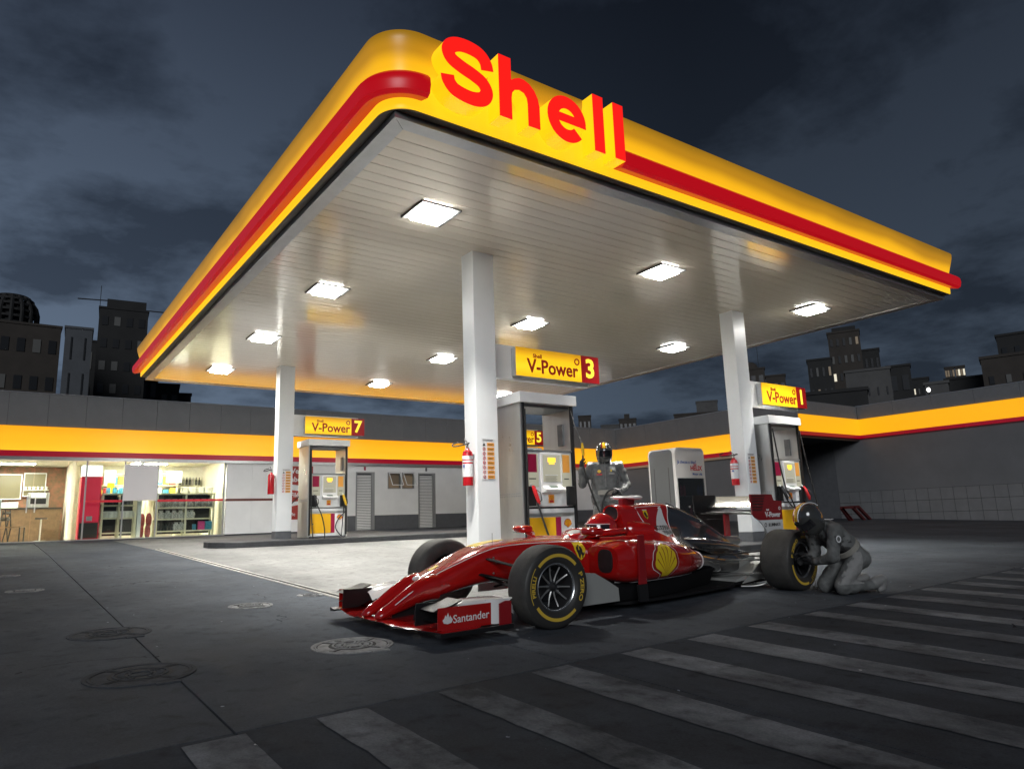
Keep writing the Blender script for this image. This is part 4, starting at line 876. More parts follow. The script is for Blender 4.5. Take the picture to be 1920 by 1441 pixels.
def sec(x,yc,hw,zb,zt,n_,m_=28):
    zc=(zb+zt)/2; h=(zt-zb)/2; o=[]
    for k in range(m_):
        a=2*math.pi*k/m_; c,s=math.cos(a),math.sin(a)
        o.append((x,yc+hw*math.copysign(abs(c)**(2/n_),c),zc+h*math.copysign(abs(s)**(2/n_),s)))
    return o
# monocoque and nose
CH=[(.70,.155,.185,.368,2.6),(.60,.165,.205,.412,2.7),(.40,.182,.245,.492,3.0),(.22,.20,.275,.557,3.2),(0,.225,.285,.602,3.4),(-.3,.255,.265,.618,3.6),(-.65,.29,.20,.612,3.6),(-.95,.335,.12,.602,3.2),(-1.3,.38,.08,.60,3.0),(-1.7,.40,.08,.60,2.8),(-2.0,.38,.10,.56,2.6)]
rings=[]; xs=np.linspace(.70,-2.0,46)
for x in xs: hw,zb,zt,n_=ci(CH,x); rings.append(sec(x,0,hw,zb,zt,n_,36))
CP(MB().loft(rings),'chassis','car_red',smooth=True,angle=50)
def ch_y(x,z):
    hw,zb,zt,n_=ci(CH,x); zc=(zb+zt)/2; h=(zt-zb)/2; q=min(.999,abs((z-zc)/h)); return hw*(1-q**n_)**(1/n_)
# twin-tusk nose tip
for s in (1,-1):
    T=[(.74,.098,.074,.19,.372,2.3),(.66,.09,.086,.20,.395,2.4),(.85,.102,.062,.16,.312,2.1),(.98,.102,.054,.128,.228,2.0),(1.06,.098,.050,.108,.180,2.0),(1.10,.098,.034,.108,.150,2.0),(1.115,.098,.012,.118,.135,2.0)]
    T=sorted(T,key=lambda r_:-r_[0]); rings=[]
    for x in np.linspace(1.115,.60,18): 
        yc,hw,zb,zt,n_=ci(T,x); rings.append(sec(x,s*yc,max(hw,.01),zb,max(zt,zb+.01),n_,20))
    CP(MB().loft(rings),'nose_tusk','car_red',smooth=True,angle=60)
# sponsor flash and pin line on the nose
def decal(name,mt,poly,fy,parent,off=.003,cuts=3,side=1):
    """flat print wrapped on a body side: poly in (x,z), fy(x,z)->half width"""
    bm=bmesh.new(); vv=[bm.verts.new((a,0,b)) for a,b in poly]; bm.faces.new(vv); bmesh.ops.triangulate(bm,faces=bm.faces[:])
    for _ in range(cuts): bmesh.ops.subdivide_edges(bm,edges=[e for e in bm.edges if e.calc_length()>.025],cuts=1,use_grid_fill=True)
    bmesh.ops.triangulate(bm,faces=bm.faces[:])
    for v in bm.verts: v.co.y=side*(fy(v.co.x,v.co.z)+off)
    bmesh.ops.recalc_face_normals(bm,faces=bm.faces[:])
    me=bpy.data.meshes.new(name); bm.to_mesh(me); bm.free(); me.materials.append(MATS[mt]); return inst(name,me,parent)
def decal_text(name,s_,size,mt,x,z,fy,off=.004,side=1,bold=.02,sx=1.,slope=0):
    # reading direction runs to the rear (-x) on the left side
    return text(name,s_,size,mt,car,(0,0,0),rot=(0,0,0),bold=bold,extr=0.0005,fn=lambda a,b,c:(x-a*sx*side, side*(fy(x-a*sx*side,z+b+slope*a)+off+c), z+b+slope*a))
def line(pts,r_,name='pin_line',mt='pin_white'): return CP(MB().tube(catmull(pts,6),r_,6),name,mt)
L1=[(.98,.205),(.84,.285),(.62,.385),(.4,.468),(.2,.535),(.02,.572),(-.25,.586),(-.6,.585),(-.95,.578)]
line([(x,ch_y(x,z)+.001 if x<.68 else .098+.055,z) for x,z in L1],.0035)
decal('nose_flash','shield_yellow',[(.22,.554),(.02,.598),(-.12,.609),(-.05,.612),(.10,.590)],lambda x,z:.02,car) if False else None
CP(MB().loft([[(x,y,ci(CH,x)[2]*1.0+.0015-.35*abs(y)**2.2) for y in np.linspace(-.12,.02,7)] for x in np.linspace(.16,-.14,8)],cap=False,closed=False),'nose_flash','shield_yellow',smooth=True)
CP(MB().loft([[(x,y,ci(CH,x)[2]+.002-.3*abs(y)**2.2) for y in np.linspace(-.025,.025,4)] for x in np.linspace(.60,.52,4)],cap=False,closed=False),'nose_badge','shield_yellow',smooth=True)
for x,y,z in ((.70,.0,.36),): CP(MB().ell((x,y,z),(.05,.02,.02),12,8),'nose_camera','car_white',smooth=True)
MB().tube([(.05,.10,.595),(.05,.10,.68)],.002,6).build('antenna','carbon',car)
for x,z in ((.12,.49),(.12,.37)): CP(MB().ell((x,ch_y(x,z),z),(.01,.006,.01),10,6),'fastener','alu',smooth=True)
# shield with prancing horse
def shield(cx_,cz,s_,fy,off=.004):
    P=[(-.36,.5),(.36,.5),(.40,.1),(.25,-.3),(0,-.5),(-.25,-.3),(-.40,.1)]
    q=decal('badge_shield','shield_yellow',[(cx_+a*s_,cz+b*s_) for a,b in P],fy,car,off,2)
    Hh=[(-.10,.30),(-.02,.34),(.02,.26),(.10,.20),(.14,.05),(.08,-.05),(.16,-.12),(.22,-.02),(.25,-.14),(.16,-.22),(.12,-.34),(.05,-.34),(.07,-.22),(.0,-.14),(-.06,-.22),(-.05,-.36),(-.11,-.36),(-.12,-.18),(-.08,-.05),(-.16,.02),(-.24,-.02),(-.22,.06),(-.12,.10),(-.20,.16),(-.26,.12),(-.22,.22),(-.10,.18)]
    decal('badge_horse','print_black',[(cx_-a*s_*1.1,cz+b*s_*1.1) for a,b in Hh],fy,car,off+.002,1)
    line([(cx_-.36*s_,fy(cx_-.36*s_,cz+.53*s_)+off,cz+.55*s_),(cx_,fy(cx_,cz+.53*s_)+off,cz+.55*s_),(cx_+.36*s_,fy(cx_+.36*s_,cz+.53*s_)+off,cz+.55*s_)],.004,'badge_bar','pin_white')
shield(-.76,.50,.15,ch_y)
# cockpit surround, opening, headrest, screen
ring=[]; 
for k in range(40):
    a=2*math.pi*k/40; ring.append((-1.27+.36*math.cos(a),.215*math.sin(a),.605+.035*math.sin(a)**2+.03*(math.cos(a)<0)*abs(math.cos(a))))
ro=MB(); ro.tube(ring+[ring[0],ring[1]],.032,10,False); CP(ro,'cockpit_surround','car_red',smooth=True,angle=60)
CP(MB().prism([(p[0],p[1]) for p in ring],lambda a,b,d:(a,b,d),.602,.612),'cockpit_opening','carbon')
sc_=[]
for x,w_,h in ((-.84,.05,.60),(-.90,.12,.635),(-.96,.17,.66),(-1.0,.19,.668)): sc_.append([(x-.12*abs(t_)**2,w_*t_,h-.03*abs(t_)**2) for t_ in np.linspace(-1,1,9)])
CP(MB().loft(sc_,cap=False,closed=False),'windscreen','board_silver',smooth=True)
CP(MB().loft([sec(x,0,hw,zb,zt,2.6,24) for x,hw,zb,zt in ((-1.50,.12,.56,.70),(-1.56,.20,.55,.74),(-1.66,.25,.52,.745),(-1.8,.27,.5,.73))]),'headrest','car_red',smooth=True,angle=60)
# engine cover: red front, gloss black tail, split along a slanting line
EC=[(-1.50,.58,.885,.20,.105),(-1.60,.56,.893,.27,.108),(-1.78,.53,.897,.36,.105),(-2.0,.50,.897,.40,.092),(-2.3,.44,.885,.38,.075),(-2.6,.38,.80,.32,.062),(-2.85,.33,.715,.26,.06),(-3.1,.29,.60,.20,.065),(-3.3,.26,.50,.15,.065),(-3.44,.25,.37,.11,.055)]
def ec_y(x,z):
    zb,zt,hb,ht=ci(EC,x); t=(z-zb)/(zt-zb); t=max(0,min(1,t)); y=ht+(hb-ht)*(1-t)**2.0
    return y*math.sqrt(max(0,1-((t-.78)/.22)**2)) if t>.78 else y
def xb(z): return -2.27+(.885-z)*.62
def cover(xr, keep, name, mt):
    nz=18; verts=[]; faces=[]
    ts=list(np.linspace(0,.78,9))+[.78+.22*math.sin(R(a)) for a in np.linspace(10,90,9)]
    rings=[]
    for u in xr:
        ring_=[]
        for sgn in (1,-1):
            seq=ts if sgn==1 else ts[::-1][1:]
            for t in seq:
                x=u(t); zb,zt,hb,ht=ci(EC,x); z=zb+(zt-zb)*t; ring_.append((x,sgn*ec_y(x,z),z))
        rings.append(ring_)
    CP(MB().loft(rings,cap=True,closed=True),name,mt,smooth=True,angle=60)
def xb_t(t): 
    x=-2.2
    for _ in range(6):
        zb,zt,_,_=ci(EC,x); x=xb(zb+(zt-zb)*t)
    return x
nR=16; cover([ (lambda t,k=k: -1.50+(xb_t(t)+1.50)*k/nR) for k in range(nR+1)],None,'engine_cover','car_red')
cover([ (lambda t,k=k: xb_t(t)-.002+(-3.44-xb_t(t))*k/nR) for k in range(nR+1)],None,'tail_cover','car_black')
for sg in (1,-1): CP(MB().tube([(xb_t(t),sg*(ec_y(xb_t(t),z_)+.001),z_) for t in np.linspace(.15,.97,16) for z_ in [ci(EC,xb_t(t))[0]+(ci(EC,xb_t(t))[1]-ci(EC,xb_t(t))[0])*t]],.004,6),'pin_line','pin_white')
# fin ridge on the tail, cooling outlets
CP(MB().tube(catmull([(-2.32,0,.885),(-2.6,0,.80),(-2.85,0,.715),(-3.1,0,.61),(-3.2,0,.58)],6),[.012]*25,8),'tail_ridge','carbon',smooth=True)
for s in (1,-1):
    CP(MB().loft([sec(x,s*yc,hw,zb,zt,2.2,20) for x,yc,hw,zb,zt in ((-2.15,.20,.10,.46,.56),(-2.5,.20,.13,.40,.55),(-2.9,.17,.10,.38,.50),(-3.2,.13,.07,.36,.46),(-3.36,.11,.05,.36,.42))]),'exhaust_fairing','car_black',smooth=True,angle=60)
# airbox intake
CP(MB().loft([[(-1.487-dx,.105*k*math.cos(a),.80+.085*k*math.sin(a)) for a in np.linspace(0,2*math.pi,25)[:-1]] for dx,k in ((0.02,.70),(-.012,.86),(-.018,1.0),(.02,1.08),(.08,1.06))],cap=False),'airbox_lip','car_red',smooth=True,angle=60)
CP(MB().lathe([(.001,0),(1,0),(1,.012),(.001,.012)],24,lambda a,b,h:(-1.478-h+.0,.088*a,.80+.072*b)),'airbox_opening','carbon')
tc_=CP(MB().box(-1.80,-1.62,-.03,.03,.88,.945),'camera_stem','car_red_dark',bevel=.01)
CP(MB().loft([sec(0,0,.001+.05*w_,-.03*w_,.03*w_,2,16) for w_ in (.1,.1)]) if False else MB().loft([[(-1.71+.085*k*math.cos(a),yy,.955+.024*k*math.sin(a)) for a in np.linspace(0,2*math.pi,17)[:-1]] for yy,k in ((-.18,.1),(-.175,.5),(-.15,.85),(-.09,1),(-.05,.8),(.05,.8),(.09,1),(.15,.85),(.175,.5),(.18,.1))]),'camera_pod','car_white',smooth=True,angle=70)
# white panel, badges, team words on the cover side
decal('cover_panel','car_white',[(-1.86,.62),(-2.10,.86),(-2.13,.845),(-2.10,.60),(-1.95,.575)],ec_y,car,.003,4)
for pts in ([(-1.72,.858),(-2.12,.868),(-2.08,.845)],[(-1.72,.858),(-1.76,.72),(-1.84,.64),(-1.98,.575),(-2.0,.54)]):
    line([(x,ec_y(x,z)+.002,z) for x,z in pts],.003)
shield(-1.84,.785,.085,ec_y)
decal_text('team_text','SCUDERIA',.055,'print_black',-1.985,.655,ec_y,.006,bold=.03,sx=.9); decal_text('team_text','FERRARI',.05,'print_black',-2.02,.61,ec_y,.006,bold=.03,sx=.9)
# side pods
SP=[(-.84,.475,.19,.30,.545,3.0),(-.92,.475,.215,.25,.585,3.2),(-1.05,.475,.232,.225,.60,3.2),(-1.4,.455,.248,.215,.578,2.9),(-1.8,.41,.235,.215,.535,2.7),(-2.05,.36,.205,.22,.485,2.5),(-2.26,.305,.165,.24,.43,2.4),(-2.5,.25,.13,.22,.40,2.3),(-2.8,.20,.11,.17,.37,2.2),(-3.2,.16,.09,.14,.33,2.2)]
def sp_y(x,z):
    yc,hw,zb,zt,n_=ci(SP,x); zc=(zb+zt)/2; h=(zt-zb)/2; q=min(.999,abs((z-zc)/h)); return yc+hw*(1-q**n_)**(1/n_)
for s in (1,-1):
    rings=[]
    for x in np.linspace(-.84,-2.26,30): yc,hw,zb,zt,n_=ci(SP,x); rings.append(sec(x,s*yc,hw,zb,zt,n_,30))
    o=CP(MB().loft(rings),'sidepod','car_red',smooth=True,angle=60)
    rings=[]
    for x in np.linspace(-2.262,-3.2,20): yc,hw,zb,zt,n_=ci(SP,x); rings.append(sec(x,s*yc,hw*.985,zb,zt,n_,30))
    CP(MB().loft(rings),'tail_pod','car_black',smooth=True,angle=60)
    CP(MB().loft([sec(-.835,s*.52,.085,.325,.52,3.0,24),sec(-.845,s*.52,.085,.325,.52,3.0,24)]),'radiator_intake','carbon')
    CP(MB().tube(sec(-2.262,s*.305,.166,.24,.43,2.4,30)[:30]+[sec(-2.262,s*.305,.166,.24,.43,2.4,30)[0]],.0045,6,False),'pin_line','pin_white')
    line([(x,s*(sp_y(x,.235)+.001),.238) for x in np.linspace(-.95,-2.2,12)],.004)
    # dark undercut below the pod
    CP(MB().loft([[(x,s*(.20),.07),(x,s*(yo-.03),.075),(x,s*(yo+.0),.12),(x,s*(yo+.05),.232),(x,s*.2,.24)] for x,yo in ((-.86,.42),(-1.1,.54),(-1.5,.55),(-1.9,.50),(-2.2,.40),(-2.6,.30))]),'undercut','floor_black',smooth=True,angle=30)
emblem_o=None
so_=shell_outline(1.0)
decal('shell_emblem_rim','pin_white',[(-1.42-a*.30*1.26,.405+b*.30*1.17) for a,b in so_],sp_y,car,.002,4)
decal('shell_emblem_rim','car_red_dark',[(-1.42-a*.30*1.22,.405+b*.30*1.13) for a,b in so_],sp_y,car,.0035,4); decal('shell_emblem_fan','shield_yellow',[(-1.42-a*.30,.405+b*.30) for a,b in so_],sp_y,car,.0055,4)
for t3 in shell_ribs(): decal('shell_emblem_rib','car_red_dark',[(-1.42-a*.29,.405+b*.29) for a,b in t3],sp_y,car,.0075,3)
# floor, plank, diffuser, gearbox
f2=lambda a,b,d:(a,b,d)
fl=[(-.75,.0),(-.80,.30),(-.95,.50),(-1.1,.56),(-1.7,.57),(-2.3,.52),(-2.75,.48),(-2.85,.40),(-3.3,.40),(-3.45,.40)]
CP(MB().prism(fl+[(a,-b) for a,b in fl[::-1][:-1]],f2,.045,.068),'floor','floor_black',bevel=.004)
CP(MB().loft([[(x,y,z) for y,z in ((-w_,zl),(w_,zl),(w_,zh),(-w_,zh))] for x,w_,zl,zh in ((-2.9,.40,.075,.10),(-3.2,.43,.10,.17),(-3.55,.46,.16,.26))]),'diffuser','board_silver')
for y in (-.44,-.2,.2,.44): CP(MB().prism([(-2.95,.06),(-3.56,.10),(-3.56,.30),(-3.3,.26)],lambda a,b,d:(a,d,b),y-.006,y+.006),'diffuser_fin','board_silver')
CP(MB().loft([sec(x,0,hw,zb,zt,2.6,20) for x,hw,zb,zt in ((-2.9,.15,.12,.42),(-3.3,.11,.16,.40),(-3.62,.07,.20,.34),(-3.70,.05,.22,.32))]),'gearbox','car_black',smooth=True,angle=50)
CP(MB().tube([(-3.25,.0,.47),(-3.55,.0,.455)],[.055,.05],16),'exhaust_pipe','alu',smooth=True)
# rear wing
EP=[(-3.275,.973),(-3.705,.970),(-3.735,.905),(-3.90,.894),(-3.90,.50),(-3.60,.50),(-3.55,.585),(-3.47,.665),(-3.36,.715),(-3.30,.755)]
for s in (1,-1):
    zc_=.69
    upper=[(-3.275,.973),(-3.705,.970),(-3.735,.905),(-3.90,.894),(-3.90,.69),(-3.42,.69),(-3.36,.715),(-3.30,.755)]; lower=[(-3.42,.688),(-3.90,.688),(-3.90,.50),(-3.60,.50),(-3.55,.585),(-3.47,.655)]
    e=CP(MB().prism(upper,lambda a,b,d:(a,d,b),s*.372,s*.386),'wing_endplate','car_red_dark' if s>0 else 'carbon'); CP(MB().prism(lower,lambda a,b,d:(a,d,b),s*.372,s*.386),'wing_endplate','car_white' if s>0 else 'carbon')
    for k in range(6):
        z=.955-k*.030; MB().box(-3.30-.25+.012*k,-3.30-.0,*sorted((s*.3865,s*.392)),z-.006,z+.006).build('endplate_slot','carbon' ,e); MB().box(-3.30-.25+.012*k,-3.30,*sorted((s*.3865,s*.395)),z-.0125,z-.0065).build('slot_lip','car_red_dark' if s>0 else 'alu',e)
text('wing_text','V-Power',.085,'pin_white',car,(-3.70,.388,.745),rot=(R(90),0,R(180)),bold=.02); text('wing_text','Shell',.028,'pin_white',car,(-3.60,.388,.80),rot=(R(90),0,R(180)),bold=.02); text('wing_text','ILUMINATI',.05,'steel_dark',car,(-3.72,.388,.635),rot=(R(90),0,R(180)),bold=.01)
for rI,rO,mt,x,z in ((.012,.02,'pin_white',-3.845,.815),(.014,.024,'steel_dark',-3.545,.636)): CP(MB().lathe([(rI,.3862),(rI,.388),(rO,.388),(rO,.3862)],16,lambda a,b,h,x=x,z=z:(x+a,h,z+b),closed=True),'wing_ring',mt)
def aero(pts,y0,y1,n_=9,bow=0): return MB().loft([[(x,y,z+bow*(1-((y-y0)/(y1-y0)*2-1)**2)) for x,z in pts] for y in np.linspace(y0,y1,n_)])
CP(aero([(-3.30,.775),(-3.36,.752),(-3.46,.756),(-3.57,.80),(-3.58,.806),(-3.46,.772),(-3.36,.778)],-.371,.371),'wing_main_plane','carbon',smooth=True,angle=60)
CP(aero([(-3.52,.83),(-3.56,.818),(-3.64,.86),(-3.70,.945),(-3.71,.955),(-3.66,.90),(-3.58,.845)],-.371,.371),'wing_flap','wing_silver',smooth=True,angle=60)
CP(aero([(-3.30,.776),(-3.38,.80),(-3.50,.86),(-3.58,.94),(-3.60,.945),(-3.56,.88),(-3.45,.80),(-3.34,.766)],-.370,.370),'wing_upper_surface','wing_silver',smooth=True,angle=60) if False else None
CP(MB().prism([(-3.33,.33),(-3.43,.33),(-3.41,.76),(-3.33,.76)],lambda a,b,d:(a,d,b),-.012,.012),'wing_pylon','car_red_dark')
# wheels
def wheel(name_y,x,y,wd,side,spin,steer=0):
    t=bpy.data.objects.new('wheel',None); COL.objects.link(t); t.parent=car; t.location=(x,y,RT); t.rotation_euler=(0,0,steer)
    r=RT; h=wd/2; A=lambda a,b,q:(a,side*q,b)
    prof=[(.168,-h*.80),(.195,-h*.96),(.23,-h),(.262,-h*.98),(.290,-h*.88),(.302,-h*.70),(r,-h*.45),(r,h*.45),(.302,h*.70),(.290,h*.88)]
    o=MB().lathe(prof,64,A); o.f=[f_ for f_ in o.f if len(f_)==4]; o.build('tread','tyre',t,smooth=True,angle=60)
    o=MB().lathe([(.290,h*.88),(.281,h*.94),(.262,h*.985),(.245,h),(.205,h),(.19,h*.955),(.170,h*.83)],64,A)
    o.f=[f_ for f_ in o.f if len(f_)==4]; o.build('sidewall','tyre_wall',t,smooth=True,angle=60)
    o=MB().lathe([(.171,h*.80),(.176,h*.86),(.170,h*.885),(.163,h*.84),(.160,h*.78)],56,A,closed=True); o.build('rim_lip','rim_lip',t,smooth=True)
    o=MB().lathe([(.162,h*.80),(.155,h*.55),(.146,h*.25),(.140,-h*.4)],48,A); o.f=[f_ for f_ in o.f if len(f_)==4]; o.build('rim_barrel','rim_dark',t,smooth=True)
    MB().lathe([(.001,-h*.30),(.142,-h*.30),(.142,-h*.34),(.001,-h*.34)],32,A).build('brake_disc','car_black',t); MB().lathe([(.001,h*.0),(.11,h*.0),(.115,-h*.28)],32,A).build('brake_duct','carbon',t,smooth=True)
    for k in range(10):
        a=2*math.pi*k/10+spin; c,s=math.cos(a),math.sin(a)
        MB().tube([A(c*.035,s*.035,h*.42),A(c*.09,s*.09,h*.46),A(c*.15,s*.15,h*.60)],[.009,.006,.007],6).build('spoke','rim_dark' if name_y=='rear' else 'steel',t,smooth=True)
    MB().lathe([(.001,h*.72),(.018,h*.72),(.026,h*.62),(.03,h*.5),(.046,h*.46),(.048,h*.36),(.001,h*.36)],20,A).build('wheel_nut','rim_dark',t,smooth=True)
    # yellow markings on the outer wall, angles clockwise from the top as seen from outside
    yo=h+.0012
    def P(phi,rad,q=0): phi=phi+spin; return (-rad*math.sin(phi)*side*side, side*(yo+q), rad*math.cos(phi)) if side>0 else (rad*math.sin(phi), side*(yo+q), rad*math.cos(phi))
    for a0,a1 in ((-52,44),(133,232)):
        MB().loft([[P(R(a0+(a1-a0)*k/24),rad) for rad in (.219,.243)] for k in range(25)],cap=False,closed=False).build('tyre_band','tyre_yellow',t)
    text('tyre_text','P ZERO',.058,'tyre_yellow',t,(0,0,0),rot=(0,0,0),bold=.03,extr=.0006,fn=lambda a,b,c:P(R(88)+a*1.12/.231,.231+b*.8,c+.0006))
    text('tyre_text','PIRELLI',.052,'tyre_yellow',t,(0,0,0),rot=(0,0,0),bold=.03,extr=.0006,sx=1,fn=lambda a,b,c:P(R(-90)+a*.98/.228,.222+b*.8,c+.0006))
    MB().loft([[P(R(-120+ 62*k/14),rad) for rad in (.246,.252)] for k in range(15)],cap=False,closed=False).build('tyre_band','tyre_yellow',t)
    return t
wheel('front',0,TF,.25,1,R(4),-.08); wheel('front',0,-TF,.25,-1,R(30),-.08); wheel('rear',-CWB,TR_,.34,1,R(-142)); wheel('rear',-CWB,-TR_,.34,-1,R(20))
# suspension
def blade(a,b,w_,h_,mt='carbon',n='wishbone'): CP(MB().loft([[ (Vector(p)+Vector((w_/2*math.cos(q),0,h_/2*math.sin(q)))) for q in np.linspace(0,2*math.pi,9)[:-1]] for p in (a,b)]),n,mt,smooth=True)
for s in (1,-1):
    for a,b in (((.17,.19,.485),(.02,.62,.40)),((-.30,.24,.50),(-.03,.62,.41)),((.18,.20,.345),(.02,.62,.22)),((-.30,.24,.30),(-.03,.62,.21)),((.10,.21,.27),(.05,.62,.38)),((.24,.18,.37),(.10,.60,.31))): blade((a[0],s*a[1],a[2]),(b[0],s*b[1],b[2]),.055,.018,'floor_black')
    CP(MB().box(-.10,.10,*sorted((s*.54,s*.62)),.18,.44),'upright','carbon',bevel=.02)
    for a,b,mt in (((-2.70,.17,.33),(-3.2,.66,.40),'carbon'),((-2.82,.20,.285),(-3.22,.66,.30),'alu'),((-3.45,.12,.30),(-3.30,.66,.32),'carbon'),((-2.82,.18,.15),(-3.2,.66,.16),'alu'),((-3.5,.1,.17),(-3.3,.66,.16),'carbon')): blade((a[0],s*a[1],a[2]),(b[0],s*b[1],b[2]),.04,.018,mt)
    CP(MB().box(-3.38,-3.14,*sorted((s*.56,s*.63)),.12,.46),'brake_duct','carbon',bevel=.02)
    CP(MB().tube(catmull([(-2.95,s*.42,.03),(-3.05,s*.52,.035),(-3.12,s*.60,.06),(-3.16,s*.66,.11)],6),.008,8),'floor_stay','alu',smooth=True)
    # barge board, pod vane, mirror
    CP(MB().prism([(-.36,.30),(-.44,.365),(-.56,.352),(-.70,.285),(-.83,.215),(-.84,.11),(-.36,.11)],lambda a,b,d:(a,d,b),s*.655,s*.667),'bargeboard','board_silver')
    CP(MB().prism([(-1.03,.635),(-1.10,.64),(-1.115,.23),(-1.02,.23)],lambda a,b,d:(a,d,b),s*.715,s*.735),'pod_vane','car_red_dark',bevel=.004); CP(MB().prism([(-1.0,.228),(-1.12,.228),(-1.13,.09),(-1.02,.09)],lambda a,b,d:(a,d,b),s*.715,s*.735),'pod_vane','carbon')
    CP(MB().loft([sec(x,s*.5,.0,.0,.0,2) for x in (0,0)]) if False else MB().tube([(-.86,s*.44,.60),(-1.0,s*.60,.615),(-1.06,s*.715,.615)],.016,8),'vane_stay','car_red',smooth=True)
    m_=CP(MB().loft([sec(x,s*.46,hw,.672-h_,.672+h_,3.0,20) for x,hw,h_ in ((-.66,.03,.012),(-.68,.08,.032),(-.73,.10,.040),(-.78,.10,.038))]),'mirror','car_red',smooth=True,angle=60); MB().box(-.785,-.781,*sorted((s*.375,s*.545)),.642,.702).build('mirror_glass','alu',m_)
    CP(MB().tube([(-.76,s*.30,.595),(-.74,s*.42,.645)],.012,8),'mirror_stalk','car_red',smooth=True)
# front wing
pl_=[(1.115,.0),(1.11,.12),(1.07,.45),(1.02,.62),(.985,.80)]
fwm=[]
for y in np.linspace(-.80,.80,25):
    xe=float(np.interp(abs(y),[b for a,b in pl_],[a for a,b in pl_])); ch=.30; zb=.078+.012*(abs(y)<.25)
    fwm.append([(xe,y,zb+.012),(xe-.02,y,zb),(xe-.15,y,zb-.004),(xe-ch,y,zb+.02),(xe-ch,y,zb+.026),(xe-.15,y,zb+.018),(xe-.03,y,zb+.022)])
CP(MB().loft(fwm),'front_wing_plane','car_red',smooth=True,angle=50)
for s in (1,-1):
    Y=lambda a,b:(sorted((s*a,s*b)))
    # stacked flaps
    for k,(x0,z0,x1,z1,ya,yb,mt) in enumerate(((.80,.105,.60,.155,.22,.74,'car_red'),(.70,.13,.48,.20,.26,.74,'car_red'),(.60,.165,.38,.255,.36,.76,'car_white'))):
        fl_=[]
        for y in np.linspace(s*ya,s*yb,9):
            u=(abs(y)-ya)/(yb-ya); e=min(1,.35+1.3*u); zz1=z0+(z1-z0)*e
            fl_.append([(x0,y,z0),(x0-.02,y,z0-.008),((x0+x1)/2,y,(z0+zz1)/2-.018),(x1,y,zz1),(x1,y,zz1+.006),((x0+x1)/2,y,(z0+zz1)/2-.006)])
        CP(MB().loft(fl_),'front_wing_flap',mt,smooth=True,angle=50)
    # white curved outer flap
    wf=[]
    for y,k in ((.46,.45),(.52,.85),(.58,1.0),(.66,1.0),(.705,.95),(.725,.80),(.73,.3)):
        wf.append([(x,s*y,.11+(z-.11)*k) for x,z in ((.84,.235),(.80,.255),(.70,.268),(.55,.266),(.42,.258),(.36,.245),(.345,.215),(.34,.15))])
    CP(MB().loft(wf,cap=False,closed=False),'outer_flap','car_white',smooth=True,angle=60)
    CP(MB().loft([[(x,s*(.73+.06*min(1,(.60-x)/.06)),z) for z in (.10,.20,.235,.252,.262)] for x in (.60,.57,.54,.50,.46,.43)],cap=False,closed=False),'outer_flap_side','car_white',smooth=True,angle=60)
    # lettered endplate
    fy=lambda x,z:.735+.02*(1-x)
    ep=MB().loft([[(x,s*(fy(x,0)+d),z) for z in (zb_,zt_)]+[(x,s*(fy(x,0)+d+.008),z) for z in (zt_,zb_)] for x,zb_,zt_,d in ((.995,.10,.243,0),(.86,.098,.244,.004),(.70,.097,.243,.008),(.53,.097,.243,.010))]); CP(ep,'front_endplate','car_red_dark' if False else 'car_red',smooth=True,angle=30)
    CP(MB().prism([(.525,.075),(.42,.068),(.42,.245),(.47,.250),(.525,.235)],lambda a,b,d:(a,d,b),s*.792,s*.802),'rear_endplate','car_red_dark')
    CP(MB().loft([[(x,s*y,z) for y,z in ((.76,.072),(.825,.066),(.828,.082),(.83,.095),(.822,.096),(.76,.084))] for x in (1.03,1.0,.7,.42)]),'footplate','carbon')
    # carbon cascade
    CP(MB().prism([(1.055,.115),(1.05,.262),(.80,.255),(.80,.16),(.92,.115)],lambda a,b,d:(a,d,b),s*.548,s*.556),'cascade_plate','carbon')
    CP(aero([(1.03,.225),(1.0,.218),(.90,.235),(.80,.275),(.80,.282),(.90,.25),(1.0,.236)],*sorted((s*.56,s*.74)),5),'cascade_flap','carbon',smooth=True)
    CP(aero([(1.0,.15),(.96,.146),(.88,.16),(.80,.19),(.80,.197),(.88,.172),(.97,.16)],*sorted((s*.56,s*.74)),5),'cascade_flap','carbon',smooth=True)
    CP(MB().prism([(.92,.11),(.90,.20),(.70,.22),(.66,.11)],lambda a,b,d:(a,d,b),s*.30,s*.306),'wing_fence','carbon')
    CP(MB().box(.72,.98,*sorted((s*.10,s*.112)),.10,.22),'nose_pillar','carbon')
sw=lambda x,z:.742+.02*(1-x)+.010
def st(name,s_,size,x,z,bold=.0):
    return text(name,s_,size,'pin_white',car,(0,0,0),rot=(0,0,0),bold=bold,extr=.0006,sx=1,fn=lambda a,b,c:(x-a,fy(x-a,0)+.0185+c,z+b+.02*a))
st('wing_text','Santander',.074,.735,.165,.006)
fl_=[(0,-.03),(.035,-.022),(.045,.0),(.03,.016),(.022,.03),(.012,.012),(.004,.05),(-.012,.022),(-.02,.035),(-.03,.012),(-.045,0),(-.035,-.022)]
CP(MB().prism(fl_,lambda a,b,d:(.925-a*.9,fy(.92,0)+.014+d,.165+b*.9),.002,.004),'wing_flame','pin_white')
